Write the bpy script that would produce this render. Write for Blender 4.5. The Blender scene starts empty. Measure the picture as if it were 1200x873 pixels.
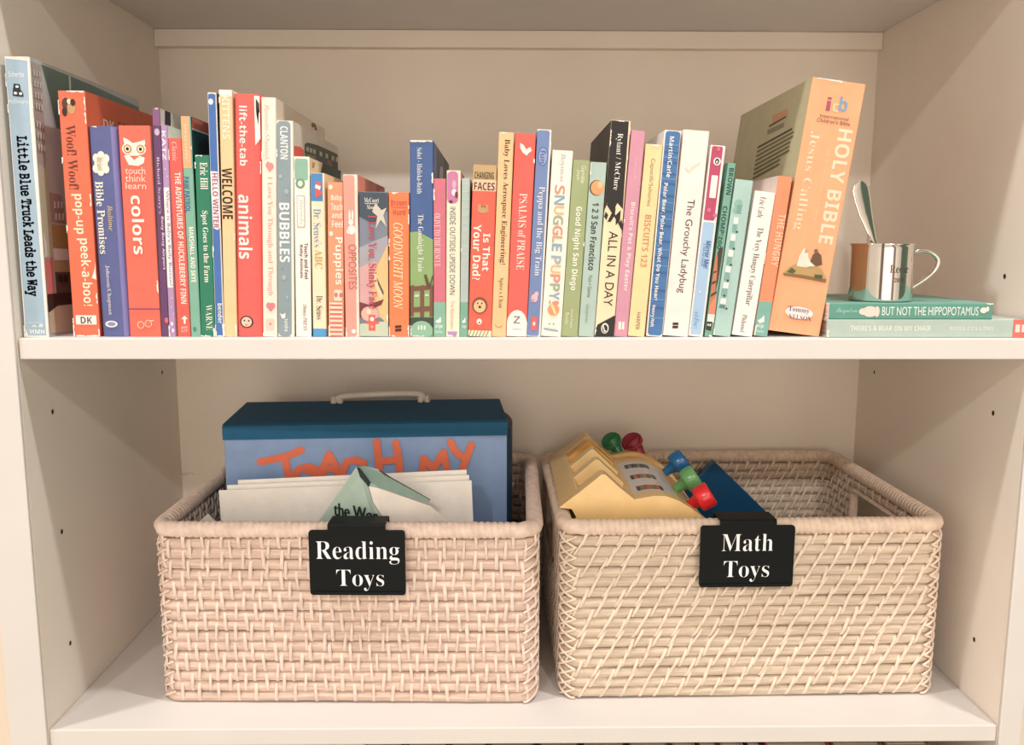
import bpy, math, random, bisect
from mathutils import Vector, Matrix, Euler

random.seed(7)
SC = bpy.context.scene
COL = SC.collection

# ------------------------------------------------------------------ camera, sky, lamps, exposure
cam_data = bpy.data.cameras.new('camera')
cam = bpy.data.objects.new('camera', cam_data)
COL.objects.link(cam)
SC.camera = cam
cam_data.sensor_fit = 'HORIZONTAL'
cam_data.sensor_width = 36.0
cam_data.lens = 36.0 * 1019.70074 / 1200.0
cam_data.clip_start = 0.01
PITCH, YAW, ROLL = 0.14657, 0.01278, 0.00180
fwd = Vector((math.sin(YAW) * math.cos(PITCH), math.cos(YAW) * math.cos(PITCH), -math.sin(PITCH)))
rt0 = Vector((math.cos(YAW), -math.sin(YAW), 0))
up0 = rt0.cross(fwd)
rt = rt0 * math.cos(ROLL) + up0 * math.sin(ROLL)
up = up0 * math.cos(ROLL) - rt0 * math.sin(ROLL)
mw = Matrix((rt, up, -fwd)).transposed().to_4x4()
mw.translation = Vector((-0.02479, -0.79059, 0.08517))
cam.matrix_world = mw

vs = SC.view_settings
vs.view_transform = 'Standard'
vs.look = 'None'
vs.gamma = 1.0
vs.use_curve_mapping = False
vs.exposure = 0.09

WORLD, LOBE, LOBE_POW = 0.72, 2.6, 12.0
world = bpy.data.worlds.new('room_light')
SC.world = world
world.use_nodes = True
wt = world.node_tree
wt.nodes.clear()
w_out = wt.nodes.new('ShaderNodeOutputWorld')
w_bg = wt.nodes.new('ShaderNodeBackground')
w_tc = wt.nodes.new('ShaderNodeTexCoord')
w_sep = wt.nodes.new('ShaderNodeSeparateXYZ')
w_at = wt.nodes.new('ShaderNodeMath'); w_at.operation = 'ARCTAN2'
w_mr = wt.nodes.new('ShaderNodeMapRange')
w_cr = wt.nodes.new('ShaderNodeValToRGB')
wt.links.new(w_tc.outputs['Generated'], w_sep.inputs[0])
wt.links.new(w_sep.outputs['X'], w_at.inputs[0])
wt.links.new(w_sep.outputs['Y'], w_at.inputs[1])
wt.links.new(w_at.outputs[0], w_mr.inputs[0])
w_mr.inputs[1].default_value = -math.pi
w_mr.inputs[2].default_value = math.pi
wt.links.new(w_mr.outputs[0], w_cr.inputs[0])
# room light by azimuth; dark and green bands added for the cup's reflection
ramp = w_cr.color_ramp
ramp.interpolation = 'LINEAR'
bands = [(0.0, (1.0, .86, .70)), (.045, (1.05, .91, .75)), (.05, (.18, .12, .10)), (.075, (.2, .14, .12)), (.08, (1.1, .94, .78)),
         (.19, (1.05, .88, .70)), (.2, (.8, .66, .52)), (.3, (1.0, .82, .64)), (.7, (1.0, .82, .64)), (.80, (.16, .22, .15)),
         (.86, (.14, .2, .14)), (.87, (.9, .76, .6)), (.925, (1.0, .86, .70)), (.93, (.22, .15, .13)), (.95, (.25, .18, .15)), (.955, (1.05, .9, .74))]
while len(ramp.elements) < len(bands):
    ramp.elements.new(0.5)
for e, (p, c) in zip(ramp.elements, bands):
    e.position = p
    e.color = (*c, 1)
# added frontal glow from the camera side, lifting the bookcase's shaded back panel
w_neg = wt.nodes.new('ShaderNodeMath'); w_neg.operation = 'MULTIPLY'; w_neg.inputs[1].default_value = -1.0
w_max = wt.nodes.new('ShaderNodeMath'); w_max.operation = 'MAXIMUM'; w_max.inputs[1].default_value = 0.0
w_pow = wt.nodes.new('ShaderNodeMath'); w_pow.operation = 'POWER'; w_pow.inputs[1].default_value = LOBE_POW
w_mad = wt.nodes.new('ShaderNodeMath'); w_mad.operation = 'MULTIPLY_ADD'
w_mad.inputs[1].default_value = LOBE
w_mad.inputs[2].default_value = WORLD
wt.links.new(w_sep.outputs['Y'], w_neg.inputs[0])
wt.links.new(w_neg.outputs[0], w_max.inputs[0])
wt.links.new(w_max.outputs[0], w_pow.inputs[0])
wt.links.new(w_pow.outputs[0], w_mad.inputs[0])
wt.links.new(w_mad.outputs[0], w_bg.inputs['Strength'])
wt.links.new(w_cr.outputs[0], w_bg.inputs['Color'])
wt.links.new(w_bg.outputs[0], w_out.inputs[0])


def ceiling_lamp(name, loc, power, col):
    d = bpy.data.lights.new(name, 'POINT')
    d.energy = power
    d.color = col
    d.shadow_soft_size = 0.045
    o = bpy.data.objects.new(name, d)
    o.location = loc
    COL.objects.link(o)


NEAR_P, FAR_P = 64.0, 68.0
LAMP = (1.0, .985, .97)
ceiling_lamp('ceiling_downlight', (-0.99, -0.367, 1.73), NEAR_P, LAMP)
ceiling_lamp('ceiling_downlight', (0.70, -0.367, 1.73), NEAR_P, LAMP)
ceiling_lamp('ceiling_downlight', (-0.99, -2.72, 1.65), FAR_P, LAMP)
ceiling_lamp('ceiling_downlight', (0.70, -2.72, 1.65), FAR_P, LAMP)

# ------------------------------------------------------------------ materials
ALB = 0.92


def lin(h):
    h = h.lstrip('#')
    o = []
    for i in (0, 2, 4):
        v = int(h[i:i + 2], 16) / 255
        o.append(v / 12.92 if v <= .04045 else ((v + .055) / 1.055) ** 2.4)
    return o


MATS = {}


def mat(hexcol, rough=.5, kind='print', metal=0.0, alb=None, spec=.35):
    key = (hexcol, rough, kind, metal, alb)
    if key in MATS:
        return MATS[key]
    m = bpy.data.materials.new('%s_%s' % (kind, hexcol.strip('#').lower()))
    m.use_nodes = True
    nt = m.node_tree
    b = nt.nodes['Principled BSDF']
    c = lin(hexcol)
    if kind == 'print':           # faded printing inks
        c = [v + .055 * (max(c) - v) for v in c]
    c = [min(.93, v * (alb or ALB)) for v in c]
    b.inputs['Roughness'].default_value = rough
    b.inputs['Metallic'].default_value = metal
    b.inputs['Specular IOR Level'].default_value = spec
    tc = nt.nodes.new('ShaderNodeTexCoord')
    noise = nt.nodes.new('ShaderNodeTexNoise')
    ramp = nt.nodes.new('ShaderNodeValToRGB')
    mp = nt.nodes.new('ShaderNodeMapping')
    nt.links.new(tc.outputs['Object'], mp.inputs[0])
    nt.links.new(mp.outputs[0], noise.inputs['Vector'])
    nt.links.new(noise.outputs['Fac'], ramp.inputs[0])
    nt.links.new(ramp.outputs[0], b.inputs['Base Color'])
    lo, hi, sc, det = .95, 1.04, (60, 60, 60), 3
    if kind == 'paint':
        lo, hi, sc = .98, 1.015, (14, 14, 14)
    elif kind == 'rattan':
        lo, hi, sc, det = .74, 1.14, (26, 26, 420), 4
    elif kind == 'cane':
        lo, hi, sc, det = .86, 1.1, (120, 120, 120), 3
    elif kind == 'pages':
        lo, hi, sc, det = .72, 1.06, (900, 4, 4), 1
    elif kind == 'metal':
        lo, hi, sc = .96, 1.02, (20, 20, 60)
    noise.inputs['Scale'].default_value = 1.0
    noise.inputs['Detail'].default_value = det
    mp.inputs['Scale'].default_value = sc
    ramp.color_ramp.elements[0].position = .3
    ramp.color_ramp.elements[1].position = .7
    ramp.color_ramp.elements[0].color = (*[v * lo for v in c], 1)
    ramp.color_ramp.elements[1].color = (*[min(.95, v * hi) for v in c], 1)
    if kind in ('rattan', 'cane'):
        bump = nt.nodes.new('ShaderNodeBump')
        bump.inputs['Strength'].default_value = .35
        bump.inputs['Distance'].default_value = .0006
        nt.links.new(noise.outputs['Fac'], bump.inputs['Height'])
        nt.links.new(bump.outputs[0], b.inputs['Normal'])
    MATS[key] = m
    return m


# ------------------------------------------------------------------ mesh collecting
class MB:
    """collects faces with materials, then links them as ONE mesh object"""

    def __init__(self):
        self.v, self.f, self.m, self.s, self.mats = [], [], [], [], []

    def mi(self, m):
        if m not in self.mats:
            self.mats.append(m)
        return self.mats.index(m)

    def add(self, verts, faces, m, smooth=False):
        n = len(self.v)
        self.v += [tuple(p) for p in verts]
        k = self.mi(m)
        for f in faces:
            self.f.append([n + i for i in f])
            self.m.append(k)
            self.s.append(smooth)

    def box(self, lo, hi, m, M=None):
        x0, y0, z0 = lo
        x1, y1, z1 = hi
        vs_ = [Vector(p) for p in ((x0, y0, z0), (x1, y0, z0), (x1, y1, z0), (x0, y1, z0), (x0, y0, z1), (x1, y0, z1), (x1, y1, z1), (x0, y1, z1))]
        if M:
            vs_ = [M @ p for p in vs_]
        self.add(vs_, [(0, 3, 2, 1), (4, 5, 6, 7), (0, 1, 5, 4), (1, 2, 6, 5), (2, 3, 7, 6), (3, 0, 4, 7)], m)

    def prism(self, prof, axis, a, b, m, M=None, smooth=False):
        """polygon profile of 2-D points extruded along axis 0/1/2 from a to b"""
        def mk(p, t):
            q = {0: (t, p[0], p[1]), 1: (p[0], t, p[1]), 2: (p[0], p[1], t)}[axis]
            q = Vector(q)
            return M @ q if M else q
        n = len(prof)
        vs_ = [mk(p, a) for p in prof] + [mk(p, b) for p in prof]
        self.add(vs_, [list(range(n)), list(range(2 * n - 1, n - 1, -1))], m)
        self.add(vs_, [(i, i + n, (i + 1) % n + n, (i + 1) % n) for i in range(n)], m, smooth)

    def loft(self, rings, m, closed_ends=True, smooth=True, loop=False):
        n = len(rings[0])
        vs_ = [p for r in rings for p in r]
        fs = []
        R = len(rings)
        for i in range(R if loop else R - 1):
            j = (i + 1) % R
            for k in range(n):
                l = (k + 1) % n
                fs.append((i * n + k, i * n + l, j * n + l, j * n + k))
        self.add(vs_, fs, m, smooth)
        if closed_ends and not loop:
            self.add(rings[0], [list(range(n - 1, -1, -1))], m)
            self.add(rings[-1], [list(range(n))], m)

    def tube(self, pts, r, m, n=8, M=None, flat=1.0):
        """round bar through pts; r one radius or a list"""
        pts = [Vector(p) for p in pts]
        if len(pts) > 5:
            fine, rad = [], []
            rl = r if isinstance(r, (list, tuple)) else [r] * len(pts)
            for i in range(len(pts) - 1):
                p0, p1, p2, p3 = pts[max(i - 1, 0)], pts[i], pts[i + 1], pts[min(i + 2, len(pts) - 1)]
                for j in range(4):
                    t = j / 4
                    fine.append(.5 * ((2 * p1) + (p2 - p0) * t + (2 * p0 - 5 * p1 + 4 * p2 - p3) * t * t + (3 * p1 - p0 - 3 * p2 + p3) * t ** 3))
                    rad.append(rl[i] + (rl[i + 1] - rl[i]) * t)
            pts, r = fine + [pts[-1]], rad + [rl[-1]]
        rings = []
        prev = None
        for i, p in enumerate(pts):
            t = (pts[min(i + 1, len(pts) - 1)] - pts[max(i - 1, 0)]).normalized()
            if prev is None:
                a = Vector((0, 1, 0)) if abs(t.y) < .9 else Vector((1, 0, 0))
            else:
                a = prev
            u = (a - t * a.dot(t)).normalized()
            prev = u
            w = t.cross(u)
            rr = r[i] if isinstance(r, (list, tuple)) else r
            ring = [p + u * (rr * flat * math.cos(2 * math.pi * k / n)) + w * (rr * math.sin(2 * math.pi * k / n)) for k in range(n)]
            if M:
                ring = [M @ q for q in ring]
            rings.append(ring)
        self.loft(rings, m)

    def lathe(self, prof, m, n=40, M=None):
        rings = []
        for r, z in prof:
            ring = [Vector((r * math.cos(2 * math.pi * k / n), r * math.sin(2 * math.pi * k / n), z)) for k in range(n)]
            if M:
                ring = [M @ q for q in ring]
            rings.append(ring)
        self.loft(rings, m, closed_ends=False)

    def build(self, name, parent=None, origin=(0, 0, 0), bevel=0.0, segs=2, props=None):
        o0 = Vector(origin)
        me = bpy.data.meshes.new(name)
        me.from_pydata([Vector(p) - o0 for p in self.v], [], self.f)
        for m in self.mats:
            me.materials.append(m)
        me.polygons.foreach_set('material_index', self.m)
        me.polygons.foreach_set('use_smooth', self.s)
        me.update()
        o = bpy.data.objects.new(name, me)
        COL.objects.link(o)
        if parent:
            o.parent = parent
        else:
            o.location = o0
        if bevel:
            md = o.modifiers.new('bevel', 'BEVEL')
            md.width = bevel
            md.segments = segs
            md.limit_method = 'ANGLE'
            md.angle_limit = math.radians(40)
        if props:
            for k, v in props.items():
                o[k] = v
        return o


def thing(name, label, cat, loc=(0, 0, 0), rot=(0, 0, 0), group=None):
    o = bpy.data.objects.new(name, None)
    o.empty_display_size = .02
    COL.objects.link(o)
    o.location = loc
    o.rotation_euler = rot
    o['label'] = label
    o['category'] = cat
    if group:
        o['group'] = group
    return o


def tag(o, label, cat, group=None):
    o['label'] = label
    o['category'] = cat
    if group:
        o['group'] = group
    return o


# ------------------------------------------------------------------ lettering
def style(s, st):
    U = {'b': (0x1D5D4, 0x1D5EE, 0x1D7EC), 'S': (0x1D400, 0x1D41A, 0x1D7CE), 'R': (0x1D400, 0x1D41A, 0x1D7CE),
         'i': (0x1D434, 0x1D44E, 0), 'c': (0x1D4D0, 0x1D4EA, 0), 'm': (0x1D670, 0x1D68A, 0x1D7F6)}.get(st)
    if not U:
        return s
    o = ''
    for ch in s:
        if 'A' <= ch <= 'Z':
            o += chr(U[0] + ord(ch) - 65)
        elif 'a' <= ch <= 'z':
            o += '\u210E' if (st == 'i' and ch == 'h') else chr(U[1] + ord(ch) - 97)
        elif ch.isdigit() and U[2]:
            o += chr(U[2] + ord(ch) - 48)
        else:
            o += ch
    return o


GLYPHS = {}


def text_mesh(s, st):
    """outline of a line of text scaled to the unit square: (verts, faces)"""
    if (s, st) in GLYPHS:
        return GLYPHS[(s, st)]
    c = bpy.data.curves.new('lettering', 'FONT')
    c.body = style(s, st)
    c.resolution_u = 3
    c.offset = {'R': -.012, 'm': .010}.get(st, 0)
    o = bpy.data.objects.new('lettering', c)
    me = o.to_mesh()
    vs_ = [(v.co.x, v.co.y) for v in me.vertices]
    fs = [list(p.vertices) for p in me.polygons]
    o.to_mesh_clear()
    bpy.data.objects.remove(o)
    bpy.data.curves.remove(c)
    x0, x1 = min(p[0] for p in vs_), max(p[0] for p in vs_)
    y0, y1 = min(p[1] for p in vs_), max(p[1] for p in vs_)
    vs_ = [((x - x0) / (x1 - x0), (y - y0) / (y1 - y0)) for x, y in vs_]
    GLYPHS[(s, st)] = (vs_, fs)
    return GLYPHS[(s, st)]


def put_text(mb, s, st, m, fn):
    """fn maps unit-square (u along the line, v up) to 3-D"""
    vs_, fs = text_mesh(s, st)
    mb.add([fn(u, v) for u, v in vs_], fs, m)


# ------------------------------------------------------------------ the bookcase
HW = 0.464                      # half the clear width
Z_LOW, Z_TOP, BACK = -0.3824, 0.354, 0.3797
PANEL = mat('#F8EEE2', .55, 'paint', alb=.95)
EDGE = mat('#F5EFEA', .5, 'paint', alb=.78)  # same paint as PANEL, toned down here against strong light; PANEL lightened for bounce
HOLE = mat('#2E2620', .8, 'print')
case = thing('bookcase', 'built-in cream painted bookcase holding the books above the two baskets', 'bookcase', (0, 0, -0.72))
CO = (0, 0, -0.72)
for side, nm in ((-1, 'left'), (1, 'right')):
    b = MB()
    x0, x1 = sorted((side * HW, side * (HW + .019)))
    b.box((x0, 0.0, -0.72), (x1, BACK + .01, 0.42), PANEL)
    xi = side * (HW - .0004)
    for y in (.052, .33):
        for z in (-.318, -.078, .055, .175, -.2) if y < .1 and side < 0 else (-.318, -.08, .055):
            ring = [(xi, y + .0022 * math.cos(t * math.pi / 5), z + .0026 * math.sin(t * math.pi / 5)) for t in range(10)]
            b.add(ring, [list(range(10))], HOLE)
    b.build('side_panel', case, CO)
    b = MB()
    wst = .036 if side < 0 else .022
    x0, x1 = sorted((side * (HW + .0002), side * (HW + wst)))
    b.box((x0, -.004, -0.72), (x1, -.0005, 0.42), EDGE)
    b.build('face_stile', case, CO, bevel=.001)
b = MB(); b.box((-HW - .019, BACK, -0.72), (HW + .019, BACK + .008, 0.42), PANEL); b.build('back_panel', case, CO)
b = MB(); b.box((-HW + .0015, 0, -.0195), (HW - .0015, BACK - .0005, 0), EDGE); b.build('shelf', case, CO, bevel=.0012)
b = MB(); b.box((-HW + .0005, 0, Z_LOW - .0172), (HW - .0005, BACK - .0005, Z_LOW), EDGE); b.build('shelf', case, CO, bevel=.0012)
b = MB(); b.box((-HW + .0005, 0, -.72), (HW - .0005, BACK - .0005, -.70), EDGE); b.build('shelf', case, CO, bevel=.0012)
b = MB(); b.box((-HW, 0, Z_TOP), (HW, BACK - .0005, Z_TOP + .02), EDGE); b.build('shelf', case, CO, bevel=.0012)
b = MB(); b.box((-HW + .0003, BACK - .014, Z_TOP - .0215), (HW - .0003, BACK - .0003, Z_TOP - .0003), PANEL); b.build('back_rail', case, CO, bevel=.001)
# the wall the bookcase is built into
for side, nm in ((-1, 'left'), (1, 'right')):
    b = MB()
    x0, x1 = sorted((side * (HW + (.037 if side < 0 else .023)), side * (HW + .5)))
    b.box((x0, .004, -.9), (x1, .02, .8), mat('#F2E2CF', .6, 'paint', alb=.86))
    w = b.build('wall_' + nm)
    w['kind'] = 'structure'

# ------------------------------------------------------------------ books (mm; x from the spine's centre line, z from its foot)
BOOKS = [
 dict(key='truck', w=22.0, h=246.4, lean=0.35, x=-438.8, y=8, D=232, kind='picture_book', spine='#FBF2E8', left='#A9BFCB', right='#C4C9C8', page='#F3E4D2', t=2.2, wear=14, label='tall pale blue book at the left end of the row, city street on its cover',
  ops=[('P', '#A5BFD2', [(-10.0, 244.8),
   (8.9, 242.9),
   (7.7, 197.4),
   (8.8, 1.5),
   (-7.9, 1.5),
   (-9.7, 7.6)]),
   ('T', 'Little Blue Truck Leads the Way', 'm', '#2B3550', -1.4, 178.8, 37.4, 12.9),
   ('H', 'Schertle', 's', '#EFF2F0', -8.2, 5.4, 231.6, 4.6),
   ('H', 'McElmurry', 's', '#EFF2F0', -9.8, 7.5, 207.7, 4.6),
   ('P', '#27303F', [(-4.2, 223.6),
   (1.1, 223.1),
   (1.5, 218.5),
   (3.6, 215.3),
   (3.4, 212.2),
   (-5.7, 213.1),
   (-5.3, 218.4)]),
   ('E', '#E8EEF0', -3.2, 215.5, 1.5, 1.2),
   ('E', '#E8EEF0', 1.3, 215.1, 1.5, 1.2),
   ('E', '#E8EEF0', -1.3, 221.0, 1.5, 1.1),
   ('H', 'HMH', 'b', '#F4F6F5', -5.4, 7.5, 5.0, 4.2),
   ('B', '#C9D6DE', -6.5, 6.5, 12.8, 13.7, 0.0),
   ('P', '#D5DFE5', [(-4.3, 9.2),
   (-1.1, 12.2),
   (1.8, 9.1)]),
   ('P', '#D5DFE5', [(2.5, 9.1),
   (3.5, 12.2),
   (7.3, 12.2),
   (6.3, 9.1)])],
  side=[('P', '#6C8A83', [(19.0, 243.8), (121.3, 242.7), (231.5, 238.3), (231.5, 180.7), (39.1, 191.0), (30.5, 218.7)]),
   ('P', '#E4E6DC', [(69.5, 243.1), (72.8, 242.9), (72.1, 225.4), (68.7, 224.9)]),
   ('P', '#B8ADA8', [(1.2, 243.2), (18.1, 242.9), (17.3, 188.2), (14.6, 146.5), (1.2, 148.6), (1.2, 192.6)]),
   ('P', '#C9C6AA', [(1.2, 156.2), (18.2, 150.6), (17.1, 119.9), (18.4, 73.5), (1.4, 71.4), (1.2, 111.6)]),
   ('P', '#B49A96', [(17.1, 131.4), (40.3, 129.6), (44.9, 103.6), (18.0, 104.6)]),
   ('P', '#B8975C', [(17.7, 102.2), (44.6, 102.0), (48.3, 80.3), (18.0, 81.3)]),
   ('P', '#EEE8E0', [(17.9, 80.5), (44.9, 79.6), (45.1, 69.1), (17.9, 69.6)]),
   ('P', '#C0A478', [(17.9, 69.6), (46.7, 68.2), (46.8, 56.8), (17.9, 57.8)]),
   ('P', '#6C5046', [(18.0, 58.6), (46.9, 57.7), (45.7, 36.5), (18.3, 38.0)]),
   ('P', '#E27C78', [(1.2, 70.7), (15.1, 71.9), (14.6, 39.0), (1.2, 39.2)]),
   ('P', '#46302B', [(1.2, 38.8), (13.8, 39.1), (56.2, 38.4), (56.4, 27.6), (18.5, 27.7), (14.7, 23.2), (1.2, 22.8)]),
   ('P', '#D6C2A8', [(1.2, 22.1), (16.8, 27.0), (56.3, 26.7), (55.7, 0.2), (1.2, 3.3)]),
   ('P', '#E9E4DA', [(1.2, 102.4), (1.2, 96.6), (6.3, 85.2), (6.2, 73.6), (1.2, 71.5), (1.2, 88.9)]),
   ('P', '#DDD8D2', [(1.2, 236.7), (1.8, 236.7), (1.2, 231.5), (1.2, 231.5)]),
   ('P', '#DDD8D2', [(3.9, 236.8), (6.3, 236.8), (5.6, 231.6), (3.2, 231.6)]),
   ('P', '#DDD8D2', [(8.5, 236.8), (10.9, 236.9), (10.2, 231.6), (7.8, 231.6)]),
   ('P', '#DDD8D2', [(13.1, 236.9), (15.6, 236.9), (14.8, 231.7), (12.4, 231.7)]),
   ('P', '#DDD8D2', [(1.2, 227.3), (1.5, 227.3), (1.2, 222.1), (1.2, 222.1)]),
   ('P', '#DDD8D2', [(3.6, 227.3), (6.1, 227.3), (5.3, 222.1), (2.9, 222.1)]),
   ('P', '#DDD8D2', [(8.2, 227.3), (10.6, 227.3), (9.9, 222.1), (7.5, 222.1)]),
   ('P', '#DDD8D2', [(12.8, 227.3), (15.3, 227.3), (14.6, 222.0), (12.1, 222.1)]),
   ('P', '#DDD8D2', [(1.2, 217.8), (1.2, 217.8), (1.2, 212.6), (1.2, 212.7)]),
   ('P', '#DDD8D2', [(3.3, 217.8), (5.8, 217.8), (5.0, 212.5), (2.6, 212.6)]),
   ('P', '#DDD8D2', [(7.9, 217.8), (10.3, 217.7), (9.6, 212.5), (7.2, 212.5)]),
   ('P', '#DDD8D2', [(12.5, 217.7), (15.0, 217.7), (14.3, 212.4), (11.8, 212.5)]),
   ('P', '#DDD8D2', [(1.2, 208.4), (1.2, 208.3), (1.2, 203.1), (1.2, 203.2)]),
   ('P', '#DDD8D2', [(3.0, 208.3), (5.5, 208.2), (4.7, 203.0), (2.3, 203.1)]),
   ('P', '#DDD8D2', [(7.6, 208.2), (10.1, 208.1), (9.3, 202.9), (6.9, 202.9)]),
   ('P', '#DDD8D2', [(12.2, 208.1), (14.7, 208.0), (14.0, 202.7), (11.5, 202.8)]),
   ('P', '#DDD8D2', [(1.2, 193.0), (1.2, 192.8), (1.2, 187.6), (1.2, 187.8)]),
   ('P', '#DDD8D2', [(1.9, 192.8), (4.3, 192.6), (3.6, 187.4), (1.2, 187.5)]),
   ('P', '#DDD8D2', [(6.5, 192.6), (8.9, 192.5), (8.2, 187.2), (5.8, 187.3)]),
   ('P', '#DDD8D2', [(11.1, 192.4), (13.6, 192.3), (12.9, 187.0), (10.4, 187.1)]),
   ('P', '#DDD8D2', [(1.2, 183.4), (1.2, 183.3), (1.2, 178.1), (1.2, 178.2)]),
   ('P', '#DDD8D2', [(1.6, 183.2), (4.0, 183.0), (3.3, 177.8), (1.2, 178.0)]),
   ('P', '#DDD8D2', [(6.2, 182.9), (8.6, 182.8), (7.9, 177.5), (5.5, 177.7)]),
   ('P', '#DDD8D2', [(10.8, 182.7), (13.3, 182.5), (12.6, 177.2), (10.1, 177.4)]),
   ('P', '#DDD8D2', [(1.2, 173.1), (1.2, 173.0), (1.2, 167.7), (1.2, 167.9)]),
   ('P', '#DDD8D2', [(1.2, 172.8), (3.6, 172.6), (2.9, 167.4), (1.2, 167.6)]),
   ('P', '#DDD8D2', [(5.8, 172.5), (8.2, 172.3), (7.5, 167.0), (5.1, 167.2)]),
   ('P', '#DDD8D2', [(10.4, 172.2), (12.9, 172.0), (12.2, 166.7), (9.7, 166.9)]),
   ('P', '#E4DCD6', [(21.3, 123.2), (24.6, 123.2), (23.7, 117.0), (20.5, 117.0)]),
   ('P', '#E4DCD6', [(22.0, 112.4), (25.3, 112.4), (24.4, 106.1), (21.2, 106.2)]),
   ('P', '#E4DCD6', [(27.6, 123.5), (30.9, 123.5), (30.0, 117.2), (26.7, 117.3)]),
   ('P', '#E4DCD6', [(28.3, 112.6), (31.6, 112.6), (30.7, 106.3), (27.4, 106.4)]),
   ('P', '#E4DCD6', [(33.9, 123.8), (37.2, 123.8), (36.4, 117.5), (33.0, 117.5)]),
   ('P', '#E4DCD6', [(34.6, 112.9), (38.0, 112.8), (37.1, 106.5), (33.8, 106.5)]),
   ('P', '#3A2A26', [(20.8, 56.1), (27.8, 55.5), (27.0, 49.2), (19.9, 49.8)]),
   ('P', '#3A2A26', [(30.3, 55.8), (37.5, 55.2), (36.6, 48.8), (29.4, 49.4)])]),
 dict(key='woof', w=23.9, h=218.5, lean=0.27, x=-394.0, y=12, D=215, kind='picture_book', spine='#F0673E', left='#D95B36', right='#D4592F', page='#F3E4D2', t=2.6, wear=22, label='thick orange book with badly worn white edges, second in the row',
  ops=[('T', 'Woof! Woof!', 'S', '#6A3228', -2.9, 189.1, 132.8, 8.8),
   ('T', 'pop-up', 'b', '#FBE8C8', -1.4, 128.8, 93.2, 8.8),
   ('T', 'peek-a-boo!', 'b', '#FBE8C8', 2.1, 89.3, 28.2, 11.7),
   ('E', '#5B3A2A', -5.2, 207.2, 3.7, 5.4),
   ('E', '#C99A6A', -0.7, 203.8, 3.7, 5.4),
   ('E', '#3A2A22', -6.9, 200.3, 2.2, 3.9),
   ('E', '#F0D9B8', -2.4, 209.3, 1.8, 2.3),
   ('E', '#3A2A22', 0.9, 208.4, 2.2, 3.1),
   ('B', '#F8EFE6', -9.0, 9.8, 11.2, 19.7, 0.7),
   ('H', 'DK', 'b', '#5A4A4A', -4.7, 5.8, 15.2, 6.2),
   ('P', '#F6EEE6', [(11.2, 62.3),
   (12.0, 68.5),
   (12.0, 52.3),
   (8.0, 53.8)])],
  side=[('H', 'DK', 'b', '#F0E4D4', 32.8, 56.6, 194.7, 9.0),
   ('H', 'EAT', 'b', '#7C2C1C', 64.0, 93.7, 197.2, 7.0)]),
 dict(key='bible_promises', w=25.6, h=188.2, lean=-0.19, x=-366.6, y=12, D=165, kind='padded_board_book', spine='#5A6299', left='#5A6299', right='#8A82BC', page='#F0E2D4', t=2.4, rad=4.5, label='padded blue violet book between the worn orange book and the owl-eyed red book',
  ops=[('B', '#7D78B6', 7.5, 12.8, 0.1, 187.4, 0.0),
   ('E', '#F4EADA', -2.8, 155.7, 6.0, 7.8),
   ('E', '#F4EADA', -6.9, 160.5, 3.0, 3.9),
   ('E', '#F4EADA', 1.9, 160.1, 3.0, 3.9),
   ('E', '#F4EADA', -7.6, 151.2, 3.0, 3.9),
   ('E', '#F4EADA', 1.3, 150.8, 3.0, 3.9),
   ('E', '#F4EADA', -2.3, 163.4, 3.0, 3.1),
   ('E', '#F4EADA', -3.4, 147.9, 3.0, 3.1),
   ('T', 'little lamb', 'i', '#B09A80', -3.6, 161.1, 149.5, 5.3),
   ('T', 'Bible Promises', 'S', '#F3ECD8', -5.7, 140.1, 75.6, 7.1),
   ('T', 'Bedtime', 'i', '#E5C98A', 2.6, 118.8, 96.4, 4.5),
   ('T', 'Johnson/Chapman', 'R', '#E2DCE4', -3.6, 65.4, 20.3, 4.5),
   ('E', '#F1EDE8', -3.1, 11.7, 5.6, 3.1),
   ('E', '#8C90B8', -3.1, 11.7, 3.8, 1.9)]),
 dict(key='colors', w=28.3, h=188.8, lean=0.22, x=-338.1, y=12, D=180, kind='board_book', spine='#F2624A', left='#F2624A', right='#F5C9B0', page='#F6ECE0', t=1.4, label='broad red orange book with a white owl face on its spine',
  ops=[('P', '#FBEFE2', [(-10.2, 178.3),
   (-6.7, 177.0),
   (-2.0, 173.5),
   (4.4, 175.0),
   (9.0, 176.5),
   (9.2, 172.6),
   (5.5, 169.5),
   (3.1, 162.5),
   (-5.4, 162.6),
   (-6.4, 169.7),
   (-9.2, 171.2)]),
   ('P', '#FBEFE2', [(-10.3, 162.7),
   (-6.1, 163.4),
   (-1.4, 158.7),
   (3.8, 162.5),
   (8.0, 160.9),
   (7.0, 156.3),
   (1.9, 153.6),
   (-6.5, 154.5)]),
   ('E', '#FBEFE2', -6.8, 168.5, 4.8, 5.0),
   ('E', '#FBEFE2', 4.8, 168.3, 4.8, 5.0),
   ('E', '#C98A45', -6.8, 168.5, 3.7, 3.9),
   ('E', '#C98A45', 4.8, 168.3, 3.7, 3.9),
   ('E', '#F3E6CC', -6.8, 168.5, 2.6, 2.7),
   ('E', '#F3E6CC', 4.8, 168.3, 2.6, 2.7),
   ('E', '#2A2420', -6.8, 168.5, 1.4, 1.5),
   ('E', '#2A2420', 4.8, 168.3, 1.4, 1.5),
   ('H', 'touch', 's', '#FBDCC8', -9.7, 8.1, 149.5, 6.2),
   ('H', 'think', 's', '#FBDCC8', -10.0, 8.2, 142.8, 6.2),
   ('H', 'learn', 's', '#FBDCC8', -10.1, 8.2, 136.2, 5.8),
   ('T', 'colors', 'b', '#FDF0E4', -0.8, 127.6, 75.1, 11.0),
   ('B', '#7A4A78', -14.1, 14.1, 25.0, 26.0, 0.0),
   ('E', '#F8C9B0', -3.5, 10.9, 3.3, 3.5),
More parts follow.
